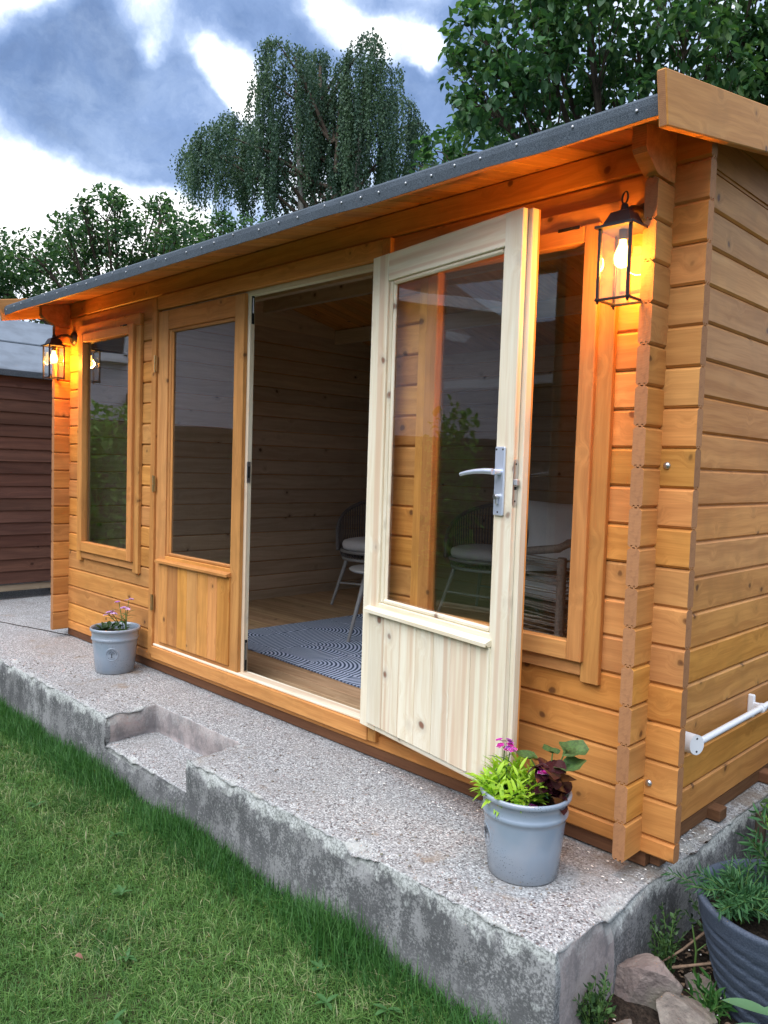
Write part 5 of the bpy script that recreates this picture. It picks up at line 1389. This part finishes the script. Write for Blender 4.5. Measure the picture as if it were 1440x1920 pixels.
tuft('leafy_plant', 'tall dark foliage leaning out at the right edge above the planter', (pc[0] + .13, pc[1] + .02, -.09), 26, .40, .20, 'feather_leaf', 13, .006, .045, 20)
tuft('ground_cover_plant', 'dark sprawling plant between slab and planter', (.16, .20, LZ), 24, .25, .16, 'dark_leaf', 4, .010, .026, 14)
tuft('ground_cover_plant', 'small-leaved creeper climbing the end of the slab', (.10, -.02, LZ), 18, .23, .10, 'dark_leaf', 5, .010, .020, 14)
tuft('ground_cover_plant', 'low green tuft at the front corner of the slab', (.095, -.40, LZ), 26, .19, .07, 'dark_leaf', 6, .010, .022, 10)
tuft('grass_tuft', 'dark grassy tuft between the two garden stones', (.27, -.10, LZ), 10, .10, .08, 'lush_grass', 7, .004, .05, 8)
tuft('leafy_plant', 'dark leafy plant growing behind the planter by the side wall', (.36, .85, LZ), 40, .50, .32, 'dark_leaf', 8, .018, .05, 16)
tuft('leafy_plant', 'bright green shoots growing behind the planter', (.24, .62, LZ), 16, .46, .12, 'bright_leaf', 9, .010, .036, 12)
hg = hedge('shrub', 'shady green shrub beyond the planter beside the side wall', (.75, 1.7, .15), (.55, 1.4, .8), 3500, 12, 'dark_leaf'); hg['category'] = 'shrub'
# broad sage-like leaves in the near corner
sg = empty('sage_plant', (.565, -.15, -.24)); tag(sg, 'grey-green broad-leaved plant in the bottom right corner', 'plant')
bl_ = leaf_mesh('leaf', .115, .021, 'sage_leaf', .25, .12, 7); st = MB()
for dx, dy, z, ax, ay, az, s_ in ((-.12, -.03, .06, -1, -.35, .15, 1.0), (-.11, -.05, .035, -1, -.5, -.15, 1.05), (-.09, -.07, .02, -.9, -.8, -.3, .95), (-.05, -.05, .10, -.7, -.7, .3, .9), (-.05, 0, .15, -1, .1, .5, .8), (0, -.08, .06, -.2, -1, .1, 1), (.03, .0, .16, .2, -.4, 1, .9), (-.02, .02, .18, -.6, .2, 1, .8)):
    put('leaf', bl_, sg, (dx, dy, z), (ax, ay, az), 0, s_); st.tube([(0, 0, -.08), (dx * .4, dy * .4, z * .6), (dx, dy, z)], .003, 5)
st.build('stem', 'stem', sg)
yp = empty('withered_sprig', (pc[0] + .13, pc[1] - .20, -.05)); tag(yp, 'yellowing withered leaf cluster hanging over the planter rim', 'plant')
yl = leaf_mesh('leaf', .045, .008, 'yellow_leaf', .3, .3)
for k in range(8): put('leaf', yl, yp, (-.06, -.02, .02), (-1 + rs.uniform(-.2, .3), rs.uniform(-.9, .5), rs.uniform(-.6, .3)), 0, rs.uniform(.7, 1.1))
# stones
def stone(loc, dim, seed, label, rot=(0, 0, 0)):
    bm = bmesh.new(); bmesh.ops.create_icosphere(bm, subdivisions=5, radius=1.0)
    rng = random.Random(seed); planes = [(Vector((rng.gauss(0, 1), rng.gauss(0, 1), rng.gauss(0, .8))).normalized(), rng.uniform(.50, .80)) for _ in range(12)]
    for v in bm.verts:
        p = v.co.copy()
        for n_, d_ in planes:
            k = p.dot(n_)
            if k > d_: p -= n_ * (k - d_) * .96
        p *= 1 + .06 * mnoise.noise(p * 2.5 + Vector((seed, 0, 0))) + .035 * mnoise.noise(p * 7) + .015 * mnoise.noise(p * 19)
        v.co = Vector((p.x * dim[0], p.y * dim[1], p.z * dim[2]))
    me = bpy.data.meshes.new('garden_stone'); bm.to_mesh(me); bm.free(); me.materials.append(MAT['stone'])
    return tag(link('garden_stone', me, None, loc, rot), label, 'stone', 'rough stones in the bed beside the slab')
stone((.128, -.178, LZ + .055), (.115, .10, .105), 3, 'largest grey-brown angular stone against the end of the slab', (.2, -.25, .5))
stone((.238, -.185, LZ + .030), (.095, .085, .070), 8, 'purplish rough stone to the right of the largest stone', (.1, .2, 1.2))
stone((.205, -.010, LZ + .012), (.055, .05, .045), 5, 'small stone tucked behind the largest stone', (0, 0, 1))
stone((.125, -.315, LZ + .0), (.055, .045, .030), 9, 'small flat stone in front of the largest stone', (0, 0, .4))
# twigs
tw = [((.14, -.06, -.26), (.28, .0, -.20), (.44, -.12, -.235), .0045, 'long bare twig lying against the planter'), ((.20, .05, -.16), (.15, -.02, -.22), (.10, -.05, -.27), .004, 'short brown twig leaning on the slab end'), ((.22, -.32, -.30), (.36, -.28, -.30), (.52, -.30, -.29), .006, 'thick dry stick on the soil at the front'), ((.17, .02, -.30), (.18, 0, -.22), (.165, .0, -.15), .0035, 'thin green stalk standing by the slab end')]
for a, b_, c_, r_0, lb_ in tw:
    mb = MB(); mb.tube([a, b_, c_], [r_0, r_0 * .9, r_0 * .6], 7)
    m_ = Vector(b_); mb.tube([m_, m_ + Vector((.03, .03, .035))], [r_0 * .6, r_0 * .3], 5); tag(mb.build('twig', 'stem' if 'stalk' in lb_ else 'twig'), lb_, 'twig')
sm = MB().tube([(0, 0, 0), (0, 0, .16)], .018, 12).build('cut_stump', 'bark', None, (.115, .66, -.20)); tag(sm, 'sawn-off stem standing at the corner of the slab', 'stump')
# litter: wood chips and petals on slab and soil
def litter(name, n, xr, yr, z, mat, size, seed):
    rng = np.random.RandomState(seed); P_ = np.stack([rng.uniform(*xr, n), rng.uniform(*yr, n), np.full(n, z)], 1); a = rng.rand(n) * 2 * PI
    D_ = np.stack([np.cos(a), np.sin(a), rng.uniform(0, .25, n)], 1); N_ = np.tile([0, 0, 1.0], (n, 1)) + rnd_dirs(n) * .2; L_ = rng.uniform(size * .5, size * 1.4, n)
    o = quads_obj(name, leaf_quads(P_, D_, N_, L_, L_ * .3, .2), np.zeros(2 * n), mat); o['kind'] = 'stuff'
litter('wood_chips', 90, (-1.2, .05), (-.14, -.01), SZ + .004, 'petal_white', .009, 1)
litter('fallen_petals', 60, (.02, .45), (-.35, .12), LZ + .03, 'petal_white', .008, 2)
litter('wood_chips', 40, (.0, .06), (-.1, .55), SZ + .004, 'petal_white', .008, 3)
litter('plant_debris', 500, (.08, .50), (-.40, .20), LZ + .022, 'twig', .016, 4)
def pebbles(n, seed):
    rng = random.Random(seed); mb = MB()
    for k in range(n):
        x = rng.uniform(-3.5, .03); y = rng.uniform(-.53, -.30) if k % 3 else rng.uniform(-.52, -.05); r = rng.uniform(.002, .0055)
        if -2.34 < x < -1.61 and y < -.28: continue
        mb.lathe([(.0001, r * .8), (r * .8, r * .45), (r, 0), (r * .8, -r * .4)], 6, (x, y, SZ + r * .2))
    o = mb.build('loose_gravel', 'stone'); o['kind'] = 'stuff'
pebbles(260, 5)
